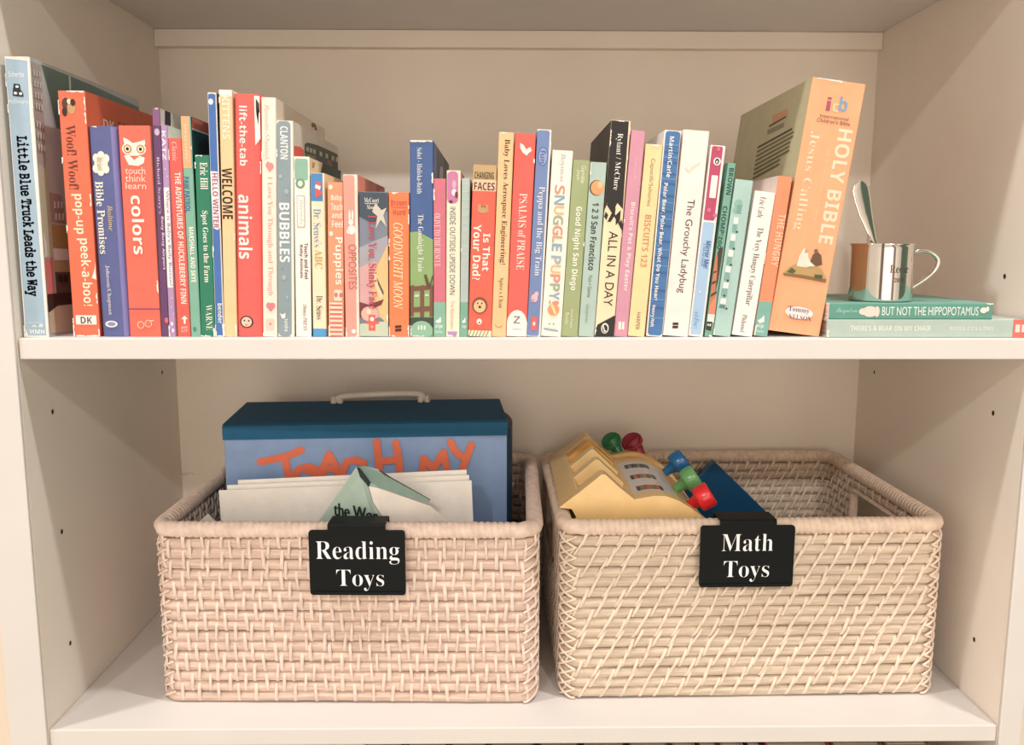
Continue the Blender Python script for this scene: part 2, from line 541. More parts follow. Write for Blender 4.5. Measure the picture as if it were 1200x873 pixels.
   ('E', '#F2624A', -3.5, 10.9, 2.6, 2.8),
   ('E', '#F8C9B0', 3.5, 12.1, 3.3, 3.5),
   ('E', '#F2624A', 3.5, 12.1, 2.6, 2.8),
   ('P', '#F8C9B0', [(5.2, 15.2),
   (9.0, 15.5),
   (9.0, 14.8),
   (5.9, 14.0)])]),
 dict(key='scarry', w=6.9, h=204.0, lean=0.84, x=-330.9, y=12, D=200, kind='board_book', spine='#69406E', left='#69406E', right='#E9DCCB', page='#F3E8DA', t=1.2, band='#3F2B3D', label='tall thin purple book directly left of the lilac book',
  ops=[('B', '#8A5A8A', -3.5, 3.5, 188.7, 203.4, 0.0),
   ('E', '#C9B3CE', 0.3, 183.3, 2.3, 3.1),
   ('T', "Richard Scarry's", 'R', '#E6CCE0', 0.0, 161.6, 111.6, 3.1),
   ('T', 'Busy Busy Airport', 'b', '#E6CCE0', 1.7, 109.1, 61.4, 2.9),
   ('E', '#E05A60', 2.0, 15.2, 1.9, 2.6)],
  side=[('P', '#3B2938', [(12.1, 203.8), (25.6, 203.8), (24.9, 191.6), (10.4, 189.7)])]),
 dict(key='belly', w=5.8, h=189.3, lean=0.87, x=-324.9, y=12, D=185, kind='board_book', spine='#B692C0', left='#B692C0', right='#F1E8DD', page='#F3E8DA', t=1.0, label='thin lilac book with a white title strip, just left of a red book',
  ops=[('B', '#FBF4EF', -2.9, 2.3, 45.1, 134.8, 0.0),
   ('T', 'KATZ', 'b', '#F6ECF6', -0.6, 184.3, 158.8, 3.3),
   ('T', "Where is Baby's Belly Button?", 's', '#7A4E80', 0.4, 132.3, 46.6, 3.3),
   ('E', '#F2E4F2', 0.1, 11.8, 1.2, 1.9),
   ('E', '#F2E4F2', 0.9, 5.7, 1.2, 1.9),
   ('E', '#DCC6DE', -0.1, 151.0, 0.6, 0.8),
   ('E', '#DCC6DE', 1.3, 144.7, 0.6, 0.8),
   ('E', '#DCC6DE', 1.2, 35.8, 0.6, 0.8),
   ('E', '#DCC6DE', 0.3, 27.3, 0.6, 0.8),
   ('E', '#DCC6DE', 2.1, 21.2, 0.6, 0.8)]),
 dict(key='huck', w=11.7, h=178.0, lean=0.26, x=-311.1, y=12, D=165, kind='board_book', spine='#EE5247', left='#EE5247', right='#E9CDB8', page='#F3E8DA', t=1.2, label='thin red book between the lilac book and the two-tone peach and green spine',
  ops=[('T', 'Classic', 'i', '#F9D5C4', -0.4, 174.8, 157.8, 4.4),
   ('T', 'THE ADVENTURES OF HUCKLEBERRY FINN', 'b', '#FBE8DA', 1.2, 148.2, 30.3, 5.2),
   ('P', '#FBE8DA', [(-1.8, 16.4),
   (1.3, 19.5),
   (4.1, 16.5),
   (2.2, 16.1),
   (1.9, 11.8),
   (0.2, 11.8),
   (0.2, 16.0)]),
   ('H', 'BABY', 's', '#F9D5C4', -2.2, 4.1, 8.6, 2.3),
   ('H', 'LIT', 's', '#F9D5C4', -1.9, 3.9, 5.5, 2.3)]),
 dict(key='paw', w=8.9, h=197.1, lean=0.15, x=-301.6, y=12, D=195, kind='picture_book', spine='#7FB6A0', left='#7FB6A0', right='#1F4A3C', page='#F3E8DA', t=1.0, band2='#D9683C', label='peach over pale green spine with a dark green front cover',
  ops=[('B', '#F6AC7C', -4.4, 3.4, 152.0, 197.0, 0.0),
   ('T', 'treasury', 'i', '#FBD9B8', -0.8, 190.4, 158.2, 3.5),
   ('T', 'PAW PATROL', 'b', '#2C5E98', -1.8, 144.3, 112.9, 4.6),
   ('T', 'MARSHALL AND SKYE', 'b', '#FAF4EA', 0.4, 99.8, 49.9, 4.2),
   ('E', '#4A8A78', -0.9, 6.9, 1.6, 2.3)],
  side=[('P', '#DB6A3C', [(4.0, 196.4), (55.1, 196.9), (53.7, 187.5), (2.8, 187.3)]),
   ('P', '#F0D8B8', [(2.8, 187.3), (53.7, 187.5), (53.5, 185.9), (2.5, 185.8)]),
   ('P', '#2A2A28', [(19.1, 177.3), (35.9, 181.5), (49.8, 177.6), (48.5, 168.0), (17.4, 164.9)])]),
 dict(key='spot', w=13.0, h=163.3, lean=0.78, x=-288.4, y=12, D=165, kind='board_book', spine='#1F8062', left='#146048', right='#1F8062', page='#F3E8DA', t=1.4, wear=6, label='dark green book with white lettering, just left of the tall thin blue spine',
  ops=[('T', 'Eric Hill', 'S', '#F3EEDF', 1.3, 156.9, 133.3, 6.7),
   ('T', 'Spot Goes to the Farm', 'S', '#F3EEDF', 0.3, 114.3, 49.7, 6.3),
   ('T', 'WARNE', 'R', '#F3EEDF', 1.5, 29.3, 6.0, 5.9)]),
 dict(key='winter', w=7.9, h=217.4, lean=0.79, x=-280.2, y=12, D=205, kind='board_book', spine='#F1ECE8', left='#3C6EB6', right='#3A3A38', page='#3A3A38', t=1.0, wear=5, label='tall thin bright blue spine with white edges',
  ops=[('B', '#3C6EB6', -3.3, 3.1, 0.8, 216.4, 1.4),
   ('E', '#F4EEE8', -1.1, 209.6, 2.1, 2.6),
   ('P', '#EFEAF2', [(-3.7, 149.3),
   (2.7, 149.0),
   (4.0, 100.0),
   (1.2, 97.1),
   (-2.5, 98.7)]),
   ('T', 'HELLO WINTER', 'b', '#A8465E', 0.2, 147.5, 98.7, 4.8),
   ('T', 'bender', 'b', '#F0EEF0', 1.0, 30.6, 12.2, 4.1)]),
 dict(key='welcome', w=11.6, h=219.9, lean=1.35, x=-268.4, y=12, D=210, kind='board_book', spine='#F8CC98', left='#E9C49A', right='#F3DCC0', page='#FBEFE0', t=1.6, wear=5, label='pale peach book with large black capitals on the spine',
  ops=[('P', '#FBF2E8', [(-5.8, 219.6),
   (5.8, 219.6),
   (5.7, 213.8),
   (1.7, 215.5),
   (-1.6, 213.7),
   (-5.6, 215.8)]),
   ('T', 'KITTENS', 'b', '#FBE9CF', 0.0, 214.8, 177.3, 6.4),
   ('T', 'WELCOME', 'b', '#2A211E', -0.2, 152.0, 106.8, 9.3),
   ('T', 'a gentle counting rhyme', 's', '#FBE3C2', 0.5, 95.3, 54.0, 2.9)]),
 dict(key='animals', w=23.5, h=216.1, lean=1.7, x=-244.6, y=12, D=200, kind='board_book', spine='#F1574E', left='#F1574E', right='#F1574E', page='#F6ECE0', t=1.8, rad=4, label='tall coral red book with a round baby face near the foot of its spine',
  ops=[('B', '#E8544C', 6.0, 7.9, 0.1, 215.7, 0.0),
   ('T', 'lift-the-tab', 'b', '#FBEEE6', -3.8, 205.8, 153.7, 6.9),
   ('T', 'animals', 'b', '#FBEEE6', -3.0, 128.3, 70.8, 12.3),
   ('E', '#4A2A30', -3.0, 13.3, 6.2, 5.7),
   ('E', '#F3C9B0', -3.0, 13.3, 4.8, 4.6),
   ('E', '#4A2A30', -5.0, 14.5, 0.8, 0.9),
   ('E', '#4A2A30', -1.0, 14.4, 0.8, 0.9),
   ('E', '#E58A80', -3.1, 10.6, 1.5, 0.8),
   ('P', '#FBF3E8', [(6.2, 214.7),
   (11.0, 214.5),
   (11.5, 177.8),
   (6.9, 171.8)]),
   ('P', '#3C3A32', [(7.7, 212.4),
   (10.6, 208.4),
   (10.9, 200.8),
   (8.3, 197.8),
   (9.7, 189.3),
   (7.6, 202.4)])]),
 dict(key='through', w=13.0, h=213.4, lean=1.8, x=-231.4, y=12, D=217, kind='board_book', spine='#FBE9DA', left='#FBE9DA', right='#F1E0CA', page='#F8ECDD', t=1.6, wear=5, label='cream book with pink hearts and pink lettering on the spine',
  ops=[('T', 'Rossetti-Shustak', 'i', '#D9A9A0', -1.3, 207.5, 158.4, 4.2),
   ('E', '#E98E86', -0.6, 154.5, 2.3, 3.1),
   ('E', '#E98E86', 2.0, 153.7, 2.3, 3.1),
   ('P', '#E98E86', [(-2.7, 153.0),
   (4.0, 152.9),
   (0.7, 148.3)]),
   ('T', 'I Love You Through and Through', 'R', '#DC9A92', 0.3, 144.5, 37.8, 5.7),
   ('E', '#DE7F86', -1.0, 28.6, 2.4, 2.8),
   ('E', '#DE7F86', 2.4, 28.6, 2.4, 2.8),
   ('P', '#DE7F86', [(-3.5, 27.8),
   (5.0, 27.9),
   (0.7, 22.9)]),
   ('B', '#F3CDBD', -3.8, 3.4, 6.3, 16.3, 0.8),
   ('E', '#D98C80', 0.5, 11.7, 1.2, 1.2)],
  side=[('P', '#8A4A34', [(144.7, 210.1), (155.3, 212.8), (168.2, 212.3), (177.0, 207.2), (163.8, 206.0), (159.5, 208.5), (153.1, 207.7), (151.0, 205.7)])]),
 dict(key='bubbles', w=14.9, h=193.4, lean=1.63, x=-215.7, y=12, D=215, kind='board_book', spine='#F5EDE2', left='#F5EDE2', right='#E9E0D0', page='#F5EDE2', t=1.5, label='grey blue spine with white rounded capitals and a tram on its cream cover',
  ops=[('B', '#8E9FA6', -7.1, 5.2, 0.2, 193.0, 3.8),
   ('T', 'CLANTON', 'b', '#F2F1EC', -0.6, 188.4, 159.9, 6.9),
   ('T', 'BUBBLES', 'b', '#F6F3EE', -0.8, 121.3, 68.1, 9.2),
   ('P', '#F2F1EC', [(-5.7, 21.7),
   (-3.4, 20.2),
   (-0.2, 21.8),
   (-1.0, 17.1),
   (-3.4, 16.3)]),
   ('T', 'tundra', 'b', '#E9EAE6', 0.5, 16.4, 4.8, 3.8),
   ('E', '#A9B7BD', -3.9, 144.6, 1.5, 1.9),
   ('E', '#A9B7BD', 1.4, 131.3, 2.0, 2.3),
   ('E', '#A9B7BD', -1.5, 54.2, 1.8, 2.2),
   ('E', '#7E9098', -3.0, 61.9, 1.1, 1.2),
   ('E', '#A9B7BD', 1.4, 36.5, 1.2, 1.5)],
  side=[('P', '#F0513F', [(2.9, 172.0), (28.1, 174.0), (42.2, 172.4), (42.0, 161.4), (2.5, 157.8)]),
   ('P', '#4C5643', [(45.9, 178.3), (57.0, 181.1), (104.1, 183.8), (214.5, 185.7), (214.5, 182.0), (214.5, 173.2), (214.5, 165.3), (45.6, 160.1)]),
   ('P', '#8D9068', [(45.8, 169.6), (95.7, 172.1), (95.5, 157.8), (45.5, 156.9)]),
   ('P', '#5B4A66', [(99.8, 172.5), (161.3, 174.0), (161.3, 168.6), (99.7, 166.6)]),
   ('P', '#9A5E3C', [(156.6, 174.4), (180.4, 174.8), (180.4, 166.6), (156.6, 166.4)]),
   ('P', '#2F4A40', [(180.4, 173.9), (214.5, 175.2), (214.5, 165.3), (180.4, 162.9)]),
   ('P', '#CFCDB8', [(51.4, 176.7), (62.5, 177.1), (62.5, 172.7), (51.3, 172.8)]),
   ('P', '#CFCDB8', [(66.3, 177.2), (77.9, 177.6), (77.8, 173.1), (66.2, 173.2)]),
   ('P', '#CFCDB8', [(81.8, 177.7), (93.8, 178.1), (93.7, 173.5), (81.7, 173.5)]),
   ('P', '#CFCDB8', [(112.4, 178.6), (125.2, 179.0), (125.2, 174.3), (112.3, 174.3)]),
   ('P', '#CFCDB8', [(142.9, 179.5), (156.6, 180.0), (156.6, 175.1), (142.9, 175.1)]),
   ('P', '#CFCDB8', [(175.6, 180.5), (190.3, 181.0), (190.3, 175.9), (175.6, 175.9)]),
   ('P', '#CFCDB8', [(200.3, 181.2), (214.5, 181.8), (214.5, 176.6), (200.3, 176.6)]),
   ('P', '#CFCDB8', [(214.5, 182.0), (214.5, 182.6), (214.5, 177.3), (214.5, 177.2)])]),
 dict(key='touch', w=14.2, h=162.2, lean=1.18, x=-199.9, y=12, D=155, kind='board_book', spine='#FBF2E8', left='#FBF2E8', right='#234A3E', page='#FBF4EA', t=1.6, rim='#F0C98F', label='white spine with a rounded sage green patch at its top',
  ops=[('B', '#8FBBA4', -6.3, 5.6, 141.2, 160.5, 2.3),
   ('E', '#6FA086', -1.4, 138.5, 4.3, 4.6),
   ('E', '#E8EFD9', -1.4, 138.5, 2.2, 2.6),
   ('B', '#B9AFAC', -4.8, 2.5, 99.4, 128.0, 0.8),
   ('B', '#FBF2E8', -4.2, 1.8, 100.2, 127.3, 0.8),
   ('T', 'friends', 'i', '#B9AFAC', -0.9, 124.9, 102.5, 3.9),
   ('T', 'Touch and Feel', 'b', '#5C4650', 3.2, 85.5, 53.0, 3.4),
   ('T', 'Baby Animals', 'b', '#5C4650', -1.4, 83.9, 53.8, 3.4),
   ('T', 'Disney PRESS', 'i', '#4A3F4A', 1.0, 29.8, 5.8, 4.3)],
  side=[('P', '#F4DDAE', [(1.2, 161.8), (57.9, 162.0), (45.3, 149.0), (1.2, 145.6)]),
   ('P', '#C98A4A', [(11.7, 158.6), (22.8, 158.9), (18.8, 153.9), (9.6, 153.2)])]),
 dict(key='abc', w=12.3, h=147.9, lean=0.88, x=-186.1, y=12, D=150, kind='board_book', spine='#FAE4C2', left='#FAE4C2', right='#F8D9A8', page='#FBF0DE', t=1.4, label='short cream spine with a bright blue top and a blue foot',
  ops=[('B', '#3E86C4', -5.8, 4.6, 123.0, 147.5, 0.0),
   ('P', '#D9534E', [(-0.7, 140.9),
   (3.8, 139.1),
   (3.0, 136.1),
   (-1.6, 137.9)]),
   ('P', '#F6F0EA', [(-1.6, 137.9),
   (3.0, 136.1),
   (2.2, 133.0),
   (-2.4, 134.8)]),
   ('P', '#D9534E', [(-2.4, 134.8),
   (2.2, 133.0),
   (4.4, 129.0),
   (-1.7, 125.5)]),
   ('T', "Dr. Seuss's", 'R', '#4E84B4', -0.6, 116.1, 81.9, 7.0),
   ('T', 'ABC', 'S', '#C9A860', 0.1, 79.6, 62.5, 7.0),
   ('T', 'Dr. Seuss', 'R', '#2E2A28', 0.2, 37.6, 15.9, 5.8),
   ('B', '#3E9AD0', -6.2, 6.2, 0.1, 7.4, 0.0)]),
 dict(key='puppies', w=14.1, h=139.8, lean=1.09, x=-169.9, y=12, D=150, kind='board_book', spine='#F3976E', left='#F9D9B4', right='#F3976E', page='#FBEEDD', t=1.4, label='orange spine with red stripes across its foot, left of the pink rabbit spine',
  ops=[('H', 'Baby', 'b', '#FCEADB', -3.7, 6.1, 125.6, 6.3),
   ('H', 'Touch', 'b', '#FCEADB', -3.8, 6.4, 118.1, 6.3),
   ('H', 'and', 'b', '#FCEADB', -3.1, 6.0, 110.6, 5.5),
   ('H', 'Feel', 'b', '#FCEADB', -3.1, 6.6, 102.8, 6.3),
   ('E', '#FCE6D0', -4.0, 135.4, 1.8, 2.2),
   ('E', '#FCE6D0', -3.9, 93.9, 1.8, 2.2),
   ('T', 'Puppies', 'b', '#FDEEDF', 2.3, 90.8, 47.8, 8.9),
   ('B', '#F5D6C4', -1.8, 5.6, 33.1, 43.2, 1.5),
   ('E', '#C97A66', 0.1, 38.5, 1.5, 2.3),
   ('E', '#C97A66', 4.5, 38.4, 1.5, 2.3),
   ('B', '#FBE3CC', -5.9, 5.9, 0.2, 31.5, 0.0),
   ('B', '#DE6A58', -5.6, 5.6, 28.0, 29.9, 0.0),
   ('B', '#DE6A58', -5.6, 5.6, 23.9, 25.9, 0.0),
   ('B', '#DE6A58', -5.6, 5.6, 19.8, 21.8, 0.0),
   ('B', '#DE6A58', -5.6, 5.6, 15.8, 17.7, 0.0),
   ('B', '#DE6A58', -5.6, 5.6, 11.7, 13.7, 0.0),
   ('B', '#DE6A58', -5.6, 5.6, 7.6, 9.6, 0.0),
   ('B', '#DE6A58', -5.6, 5.6, 3.6, 5.5, 0.0),
   ('B', '#DE6A58', -5.6, 5.6, 0.1, 1.4, 0.0)]),
 dict(key='opposites', w=12.9, h=146.7, lean=0.5, x=-155.3, y=12, D=185, kind='board_book', spine='#FBE3D4', left='#F59C8C', right='#F18E76', page='#FBEEDD', t=1.4, label='salmon pink spine with a white rabbit on it',
  ops=[('B', '#F59C8C', -6.4, 3.7, 0.4, 146.0, 2.3),
   ('E', '#FCEFE6', 0.4, 97.5, 3.6, 4.2),
   ('E', '#FCEFE6', -0.1, 104.4, 2.3, 2.6),
   ('E', '#FCEFE6', -1.2, 110.6, 0.9, 4.6),
   ('E', '#FCEFE6', 1.5, 110.6, 0.9, 4.6),
   ('E', '#F9D9CC', -2.6, 96.0, 1.6, 2.3),
   ('T', 'OPPOSITES', 's', '#B5655E', 0.8, 84.4, 43.6, 7.4),
   ('E', '#FCEFE6', 1.0, 5.1, 2.0, 2.0)],
  side=[('P', '#E0654A', [(120.6, 146.5), (184.5, 146.5), (184.5, 146.5), (119.4, 137.4)])]),
 dict(key='sing', w=26.0, h=131.3, lean=0.87, x=-129.1, y=12, D=150, kind='board_book', spine='#7F8798', left='#5A6272', right='#D9B08A', page='#F0DFC8', t=1.6, label='broad dusky grey and pink spine with red script, left of the short orange spine',
  ops=[('P', '#A9A6B0', [(-13.0, 81.3),
   (13.0, 92.7),
   (12.9, 50.2),
   (-13.0, 50.3)]),
   ('P', '#D9A5A4', [(-13.0, 63.5),
   (1.7, 69.6),
   (13.0, 50.2),
   (12.9, 17.8),
   (-13.0, 17.8)]),
   ('P', '#43505F', [(-12.7, 130.8),
   (12.6, 130.5),
   (12.7, 115.1),
   (-0.4, 102.8),
   (-12.8, 109.1)]),
   ('P', '#F2BE80', [(13.0, 84.9),
   (6.4, 71.1),
   (0.1, 59.5),
   (-1.6, 44.1),
   (6.1, 17.8),
   (13.0, 11.6)]),
   ('P', '#EBD2AC', [(-1.5, 59.5),
   (3.2, 56.4),
   (8.5, 38.6),
   (6.2, 34.8),
   (1.6, 46.4)]),
   ('P', '#6B6152', [(2.4, 55.7),
   (9.3, 40.9),
   (8.5, 37.9),
   (3.9, 47.9)]),
   ('P', '#D7CFC0', [(2.0, 121.4),
   (7.4, 115.1),
   (12.1, 117.4),
   (9.0, 110.5),
   (12.0, 100.4),
   (6.6, 106.6),
   (1.9, 98.2),
   (3.5, 109.8),
   (-1.1, 113.7)]),
   ('P', '#7A3038', [(-12.9, 31.7),
   (-4.8, 29.4),
   (9.3, 34.8),
   (6.9, 29.4),
   (-1.7, 25.5),
   (-7.9, 23.2),
   (-13.0, 16.3)]),
   ('E', '#E7B3A0', -4.0, 20.9, 7.8, 7.0),
   ('E', '#F0D8C4', -4.8, 23.2, 2.3, 2.6),
   ('P', '#C5CDB6', [(-13.0, 11.6),
   (13.0, 14.7),
   (13.0, 0.4),
   (-13.0, 0.4)]),
   ('P', '#E2584A', [(-4.8, 20.1),
   (1.4, 20.1),
   (1.4, 14.7),
   (4.5, 14.7),
   (4.5, 11.6),
   (1.4, 11.6),
   (1.3, 5.4),
   (-4.9, 5.4),
   (-4.9, 11.6),
   (-7.2, 11.6),
   (-7.2, 14.7),
   (-4.9, 14.7)]),
   ('E', '#FBE9DD', -1.7, 16.2, 1.9, 2.0),
   ('E', '#F2A090', -1.8, 9.3, 1.2, 1.4),
   ('H', 'McCourt', 'R', '#F2EEE6', -8.1, 5.2, 123.8, 4.3),
   ('H', 'Moore', 'R', '#F2EEE6', -5.8, 3.2, 117.6, 3.9),
   ('B', '#F2EEE6', -7.5, 4.4, 120.5, 120.9, 0.0),
   ('T', 'I Love You, Stinky Face', 'S', '#C03A4C', -1.8, 110.6, 25.5, 9.3)]),
 dict(key='moon', w=18.6, h=131.0, lean=0.88, x=-109.7, y=12, D=150, kind='board_book', spine='#F47A3C', left='#F47A3C', right='#F47A3C', page='#F3DCC0', t=1.6, wear=12, label='short bright orange spine left of the tall navy and green spine',
  ops=[('H', 'Brown', 'b', '#CC3A2C', -7.3, 6.9, 121.6, 5.4),
   ('B', '#CC3A2C', -7.0, 7.8, 117.3, 117.9, 0.0),
   ('H', 'Hurd', 'b', '#CC3A2C', -5.4, 5.8, 113.4, 5.4),
   ('T', 'GOODNIGHT MOON', 'i', '#FCE9BE', -0.9, 103.7, 25.5, 8.6),
   ('P', '#4A1F1C', [(-3.8, 10.1),
   (2.1, 10.8),
   (2.1, 8.5),
   (-3.8, 7.7)]),
   ('P', '#4A1F1C', [(-3.8, 7.0),
   (2.1, 7.7),
   (2.1, 5.0),
   (-3.8, 4.6)])]),
 dict(key='train', w=20.9, h=176.8, lean=0.69, x=-87.7, y=12, D=240, kind='board_book', spine='#3F5F98', left='#3F5F98', right='#44474A', page='#F3E4D2', t=2.0, wear=9, label='tall navy over green spine with a brown fence on it',
  ops=[('P', '#8FAE6E', [(-10.4, 95.3),
   (-3.3, 96.0),
   (10.4, 88.9),
   (10.4, 0.1),
   (-10.4, 0.1)]),
   ('P', '#7B4F3C', [(-10.3, 46.9),
   (-7.2, 47.7),
   (-7.3, 18.5),
   (-10.4, 18.4)]),
   ('P', '#7B4F3C', [(-1.5, 46.9),
   (2.4, 47.7),
   (2.3, 17.8),
   (-1.5, 17.8)]),
   ('P', '#7B4F3C', [(7.4, 46.9),
   (10.4, 47.7),
   (10.4, 18.6),
   (7.3, 18.6)]),
   ('P', '#7B4F3C', [(-10.3, 46.1),
   (10.4, 47.7),
   (10.4, 43.8),
   (-10.3, 41.5)]),
   ('P', '#7B4F3C', [(-10.4, 26.9),
   (10.4, 28.6),
   (10.4, 24.0),
   (-10.4, 22.3)]),
   ('P', '#5F4A38', [(2.0, 56.8),
   (4.3, 57.6),
   (7.4, 48.4),
   (9.7, 56.8),
   (10.4, 54.5),
   (8.1, 44.6),
   (5.0, 44.6)]),
   ('P', '#3C4A40', [(-10.4, 17.7),
   (10.4, 17.9),
   (10.4, 8.7),
   (-10.4, 8.5)]),
   ('P', '#C9D6CC', [(-6.5, 38.4),
   (-2.3, 39.2),
   (-2.3, 36.9),
   (-6.5, 36.5)]),
   ('P', '#C9D6CC', [(3.1, 39.2),
   (6.6, 39.6),
   (6.6, 37.7),
   (3.1, 37.3)]),
   ('E', '#8CBB9C', 0.0, 5.5, 10.3, 9.2),
   ('H', 'ill', 'b', '#E6F0E2', -3.5, 3.5, 8.5, 3.8),
   ('T', 'Sobel - Huliska-Beith', 'R', '#E8ECF0', -1.7, 170.3, 129.7, 4.6),
   ('T', 'The Goodnight Train', 'R', '#F5F5EA', -1.4, 111.3, 59.9, 6.5)],
  side=[('P', '#5C6C90', [(8.6, 176.6), (144.7, 176.6), (160.1, 154.4), (8.9, 143.5)]),
   ('P', '#C9CCD0', [(93.0, 162.2), (131.8, 164.6), (132.3, 152.4), (81.1, 149.6)])]),
 dict(key='rescue', w=11.3, h=143.3, lean=0.64, x=-76.0, y=12, D=140, kind='board_book', spine='#D46C80', left='#C86478', right='#D46C80', page='#F3E8DA', t=1.0, label='thin rose pink spine with a pale green foot, left of the cream and violet spine',
  ops=[('B', '#86B9A2', -5.6, 5.6, 0.1, 31.9, 0.0),
   ('T', 'OLIVE TO THE RESCUE', 'R', '#F8D5D2', -2.1, 112.2, 64.3, 5.7),
   ('P', '#F2F4EC', [(-3.8, 14.2),
   (-0.6, 16.5),
   (1.0, 18.8),
   (1.4, 13.4),
   (-2.2, 12.7)]),
   ('H', 'zip', 'b', '#DDEBE0', -4.2, 2.6, 9.6, 4.6),
   ('H', 'books', 's', '#DDEBE0', -4.2, 2.6, 4.9, 2.7)]),
 dict(key='inside', w=12.6, h=150.5, lean=0.83, x=-63.2, y=12, D=150, kind='board_book', spine='#FBE9CE', left='#FBE9CE', right='#C97AA4', page='#FBF2E2', t=1.4, label='cream spine with a violet pink rounded top',
  ops=[('B', '#CB79A8', -5.8, 4.1, 121.2, 149.7, 3.7),
   ('E', '#F6E3E8', 0.4, 131.2, 2.2, 3.1),
   ('E', '#7A2A38', 2.6, 128.9, 1.5, 3.1),
   ('E', '#7A2A38', -2.4, 122.7, 1.8, 1.5),
   ('E', '#E9A9C4', 0.4, 138.1, 1.8, 3.9),
   ('T', 'INSIDE OUTSIDE UPSIDE DOWN', 's', '#5F6C74', -0.7, 118.1, 38.8, 5.2),
   ('T', 'The Berenstains', 's', '#E8A898', -0.4, 33.4, 7.2, 3.4),
   ('P', '#B58ABF', [(-5.0, 4.9),
   (4.4, 4.9),
   (2.8, 0.3),
   (-3.4, 0.3)])]),
 dict(key='teal', w=7.4, h=143.7, lean=1.16, x=-55.6, y=12, D=140, kind='board_book', spine='#B4C4BE', left='#B4C4BE', right='#B4C4BE', page='#F3E8DA', t=1.0, label='very thin grey green spine left of the red spine with a lion face',
  ops=[('B', '#7CAF98', -3.7, 3.7, 0.1, 31.9, 0.0),
   ('B', '#C3CFC8', -3.3, 3.3, 138.3, 139.1, 0.0),
   ('B', '#C3CFC8', -3.3, 3.3, 131.4, 132.2, 0.0),
   ('B', '#C3CFC8', -3.3, 3.3, 124.5, 125.2, 0.0),
   ('B', '#C3CFC8', -3.3, 3.3, 117.5, 118.3, 0.0),
   ('B', '#C3CFC8', -3.3, 3.3, 110.6, 111.4, 0.0),
   ('B', '#C3CFC8', -3.3, 3.3, 103.6, 104.4, 0.0),
   ('B', '#C3CFC8', -3.3, 3.3, 96.7, 97.5, 0.0),
   ('B', '#C3CFC8', -3.3, 3.3, 89.8, 90.5, 0.0),
   ('B', '#C3CFC8', -3.3, 3.3, 82.8, 83.6, 0.0),
   ('B', '#C3CFC8', -3.3, 3.3, 75.9, 76.7, 0.0),
   ('B', '#C3CFC8', -3.3, 3.3, 68.9, 69.7, 0.0),
   ('B', '#C3CFC8', -3.3, 3.3, 62.0, 62.8, 0.0),
   ('B', '#C3CFC8', -3.3, 3.3, 55.1, 55.8, 0.0),
   ('B', '#C3CFC8', -3.3, 3.3, 48.1, 48.9, 0.0),
   ('B', '#C3CFC8', -3.3, 3.3, 41.2, 42.0, 0.0),
   ('P', '#EDF3EC', [(-1.8, 14.2),
   (0.4, 16.5),
   (1.2, 18.8),
   (1.6, 13.4),
   (-1.0, 12.6)]),
   ('H', 'zip', 'b', '#DDEBE0', -1.7, 2.1, 9.6, 3.9)]),
 dict(key='dad', w=21.5, h=155.4, lean=2.01, x=-33.8, y=12, D=160, kind='board_book', spine='#F0583E', left='#E9A77E', right='#F0583E', page='#F3E8DA', t=1.4, label='red spine with a lion face and a tan band across its top',
  ops=[('B', '#C6A572', -10.7, 10.7, 142.0, 155.1, 0.0),
   ('B', '#F8C4A4', -10.7, 10.7, 132.0, 142.0, 0.0),
   ('H', 'CHANGING', 'b', '#3A2A20', -9.2, 8.2, 145.9, 6.2),
   ('H', 'FACES', 'b', '#4A2A22', -9.3, 9.3, 136.3, 6.9),
   ('E', '#C49A68', -0.5, 115.5, 5.2, 3.1),
   ('E', '#C49A68', -3.8, 118.5, 1.5, 1.8),
   ('E', '#C49A68', 2.7, 118.5, 1.5, 1.8),
   ('E', '#4A3A2A', -1.6, 118.2, 0.6, 0.7),
   ('E', '#4A3A2A', 0.9, 118.2, 0.6, 0.7),
   ('T', 'Is That', 'b', '#FCEEE0', 3.7, 94.3, 60.4, 6.7),
   ('T', 'Your Dad?', 'b', '#FCEEE0', -4.9, 102.0, 51.9, 7.5),
   ('E', '#8A4A34', -0.8, 28.8, 7.2, 7.7),
   ('E', '#F3C08A', -0.8, 28.0, 5.5, 5.9),
   ('E', '#4A2A22', -2.8, 30.7, 0.7, 0.9),
   ('E', '#4A2A22', 1.0, 30.7, 0.7, 0.9),
   ('E', '#4A2A22', -0.8, 27.3, 1.3, 1.2),
   ('E', '#F6EDE0', -0.8, 13.8, 2.4, 2.8),
   ('E', '#4A2A22', -0.7, 13.0, 0.7, 0.9),
   ('B', '#F2E4C4', -10.7, 10.7, 0.1, 5.7, 0.0),
   ('P', '#8FA07A', [(-10.6, 0.1),
   (-8.4, 5.7),
   (-7.3, 5.7),
   (-9.5, 0.1)]),
   ('P', '#8FA07A', [(-7.4, 0.1),
   (-5.2, 5.7),
   (-4.1, 5.7),
   (-6.3, 0.1)]),
   ('P', '#8FA07A', [(-4.3, 0.1),
   (-2.1, 5.7),
   (-1.0, 5.7),
   (-3.2, 0.1)]),
   ('P', '#8FA07A', [(-1.1, 0.1),
   (1.1, 5.7),
   (2.2, 5.7),
   (-0.0, 0.1)]),
   ('P', '#8FA07A', [(2.1, 0.1),
   (4.2, 5.7),
   (5.3, 5.7),
   (3.2, 0.1)]),
   ('P', '#8FA07A', [(5.2, 0.1),
   (7.4, 5.7),
   (8.5, 5.7),
   (6.3, 0.1)])]),
 dict(key='aero', w=13.5, h=184.1, lean=2.21, x=-20.1, y=12, D=180, kind='board_book', spine='#F9C38C', left='#F9C38C', right='#F9C38C', page='#FBEAD4', t=1.2, label='tall peach spine with brown serif lettering',
  ops=[('T', 'Baby Loves Aerospace Engineering!', 'S', '#4A3024', 0.5, 178.0, 66.4, 6.1),
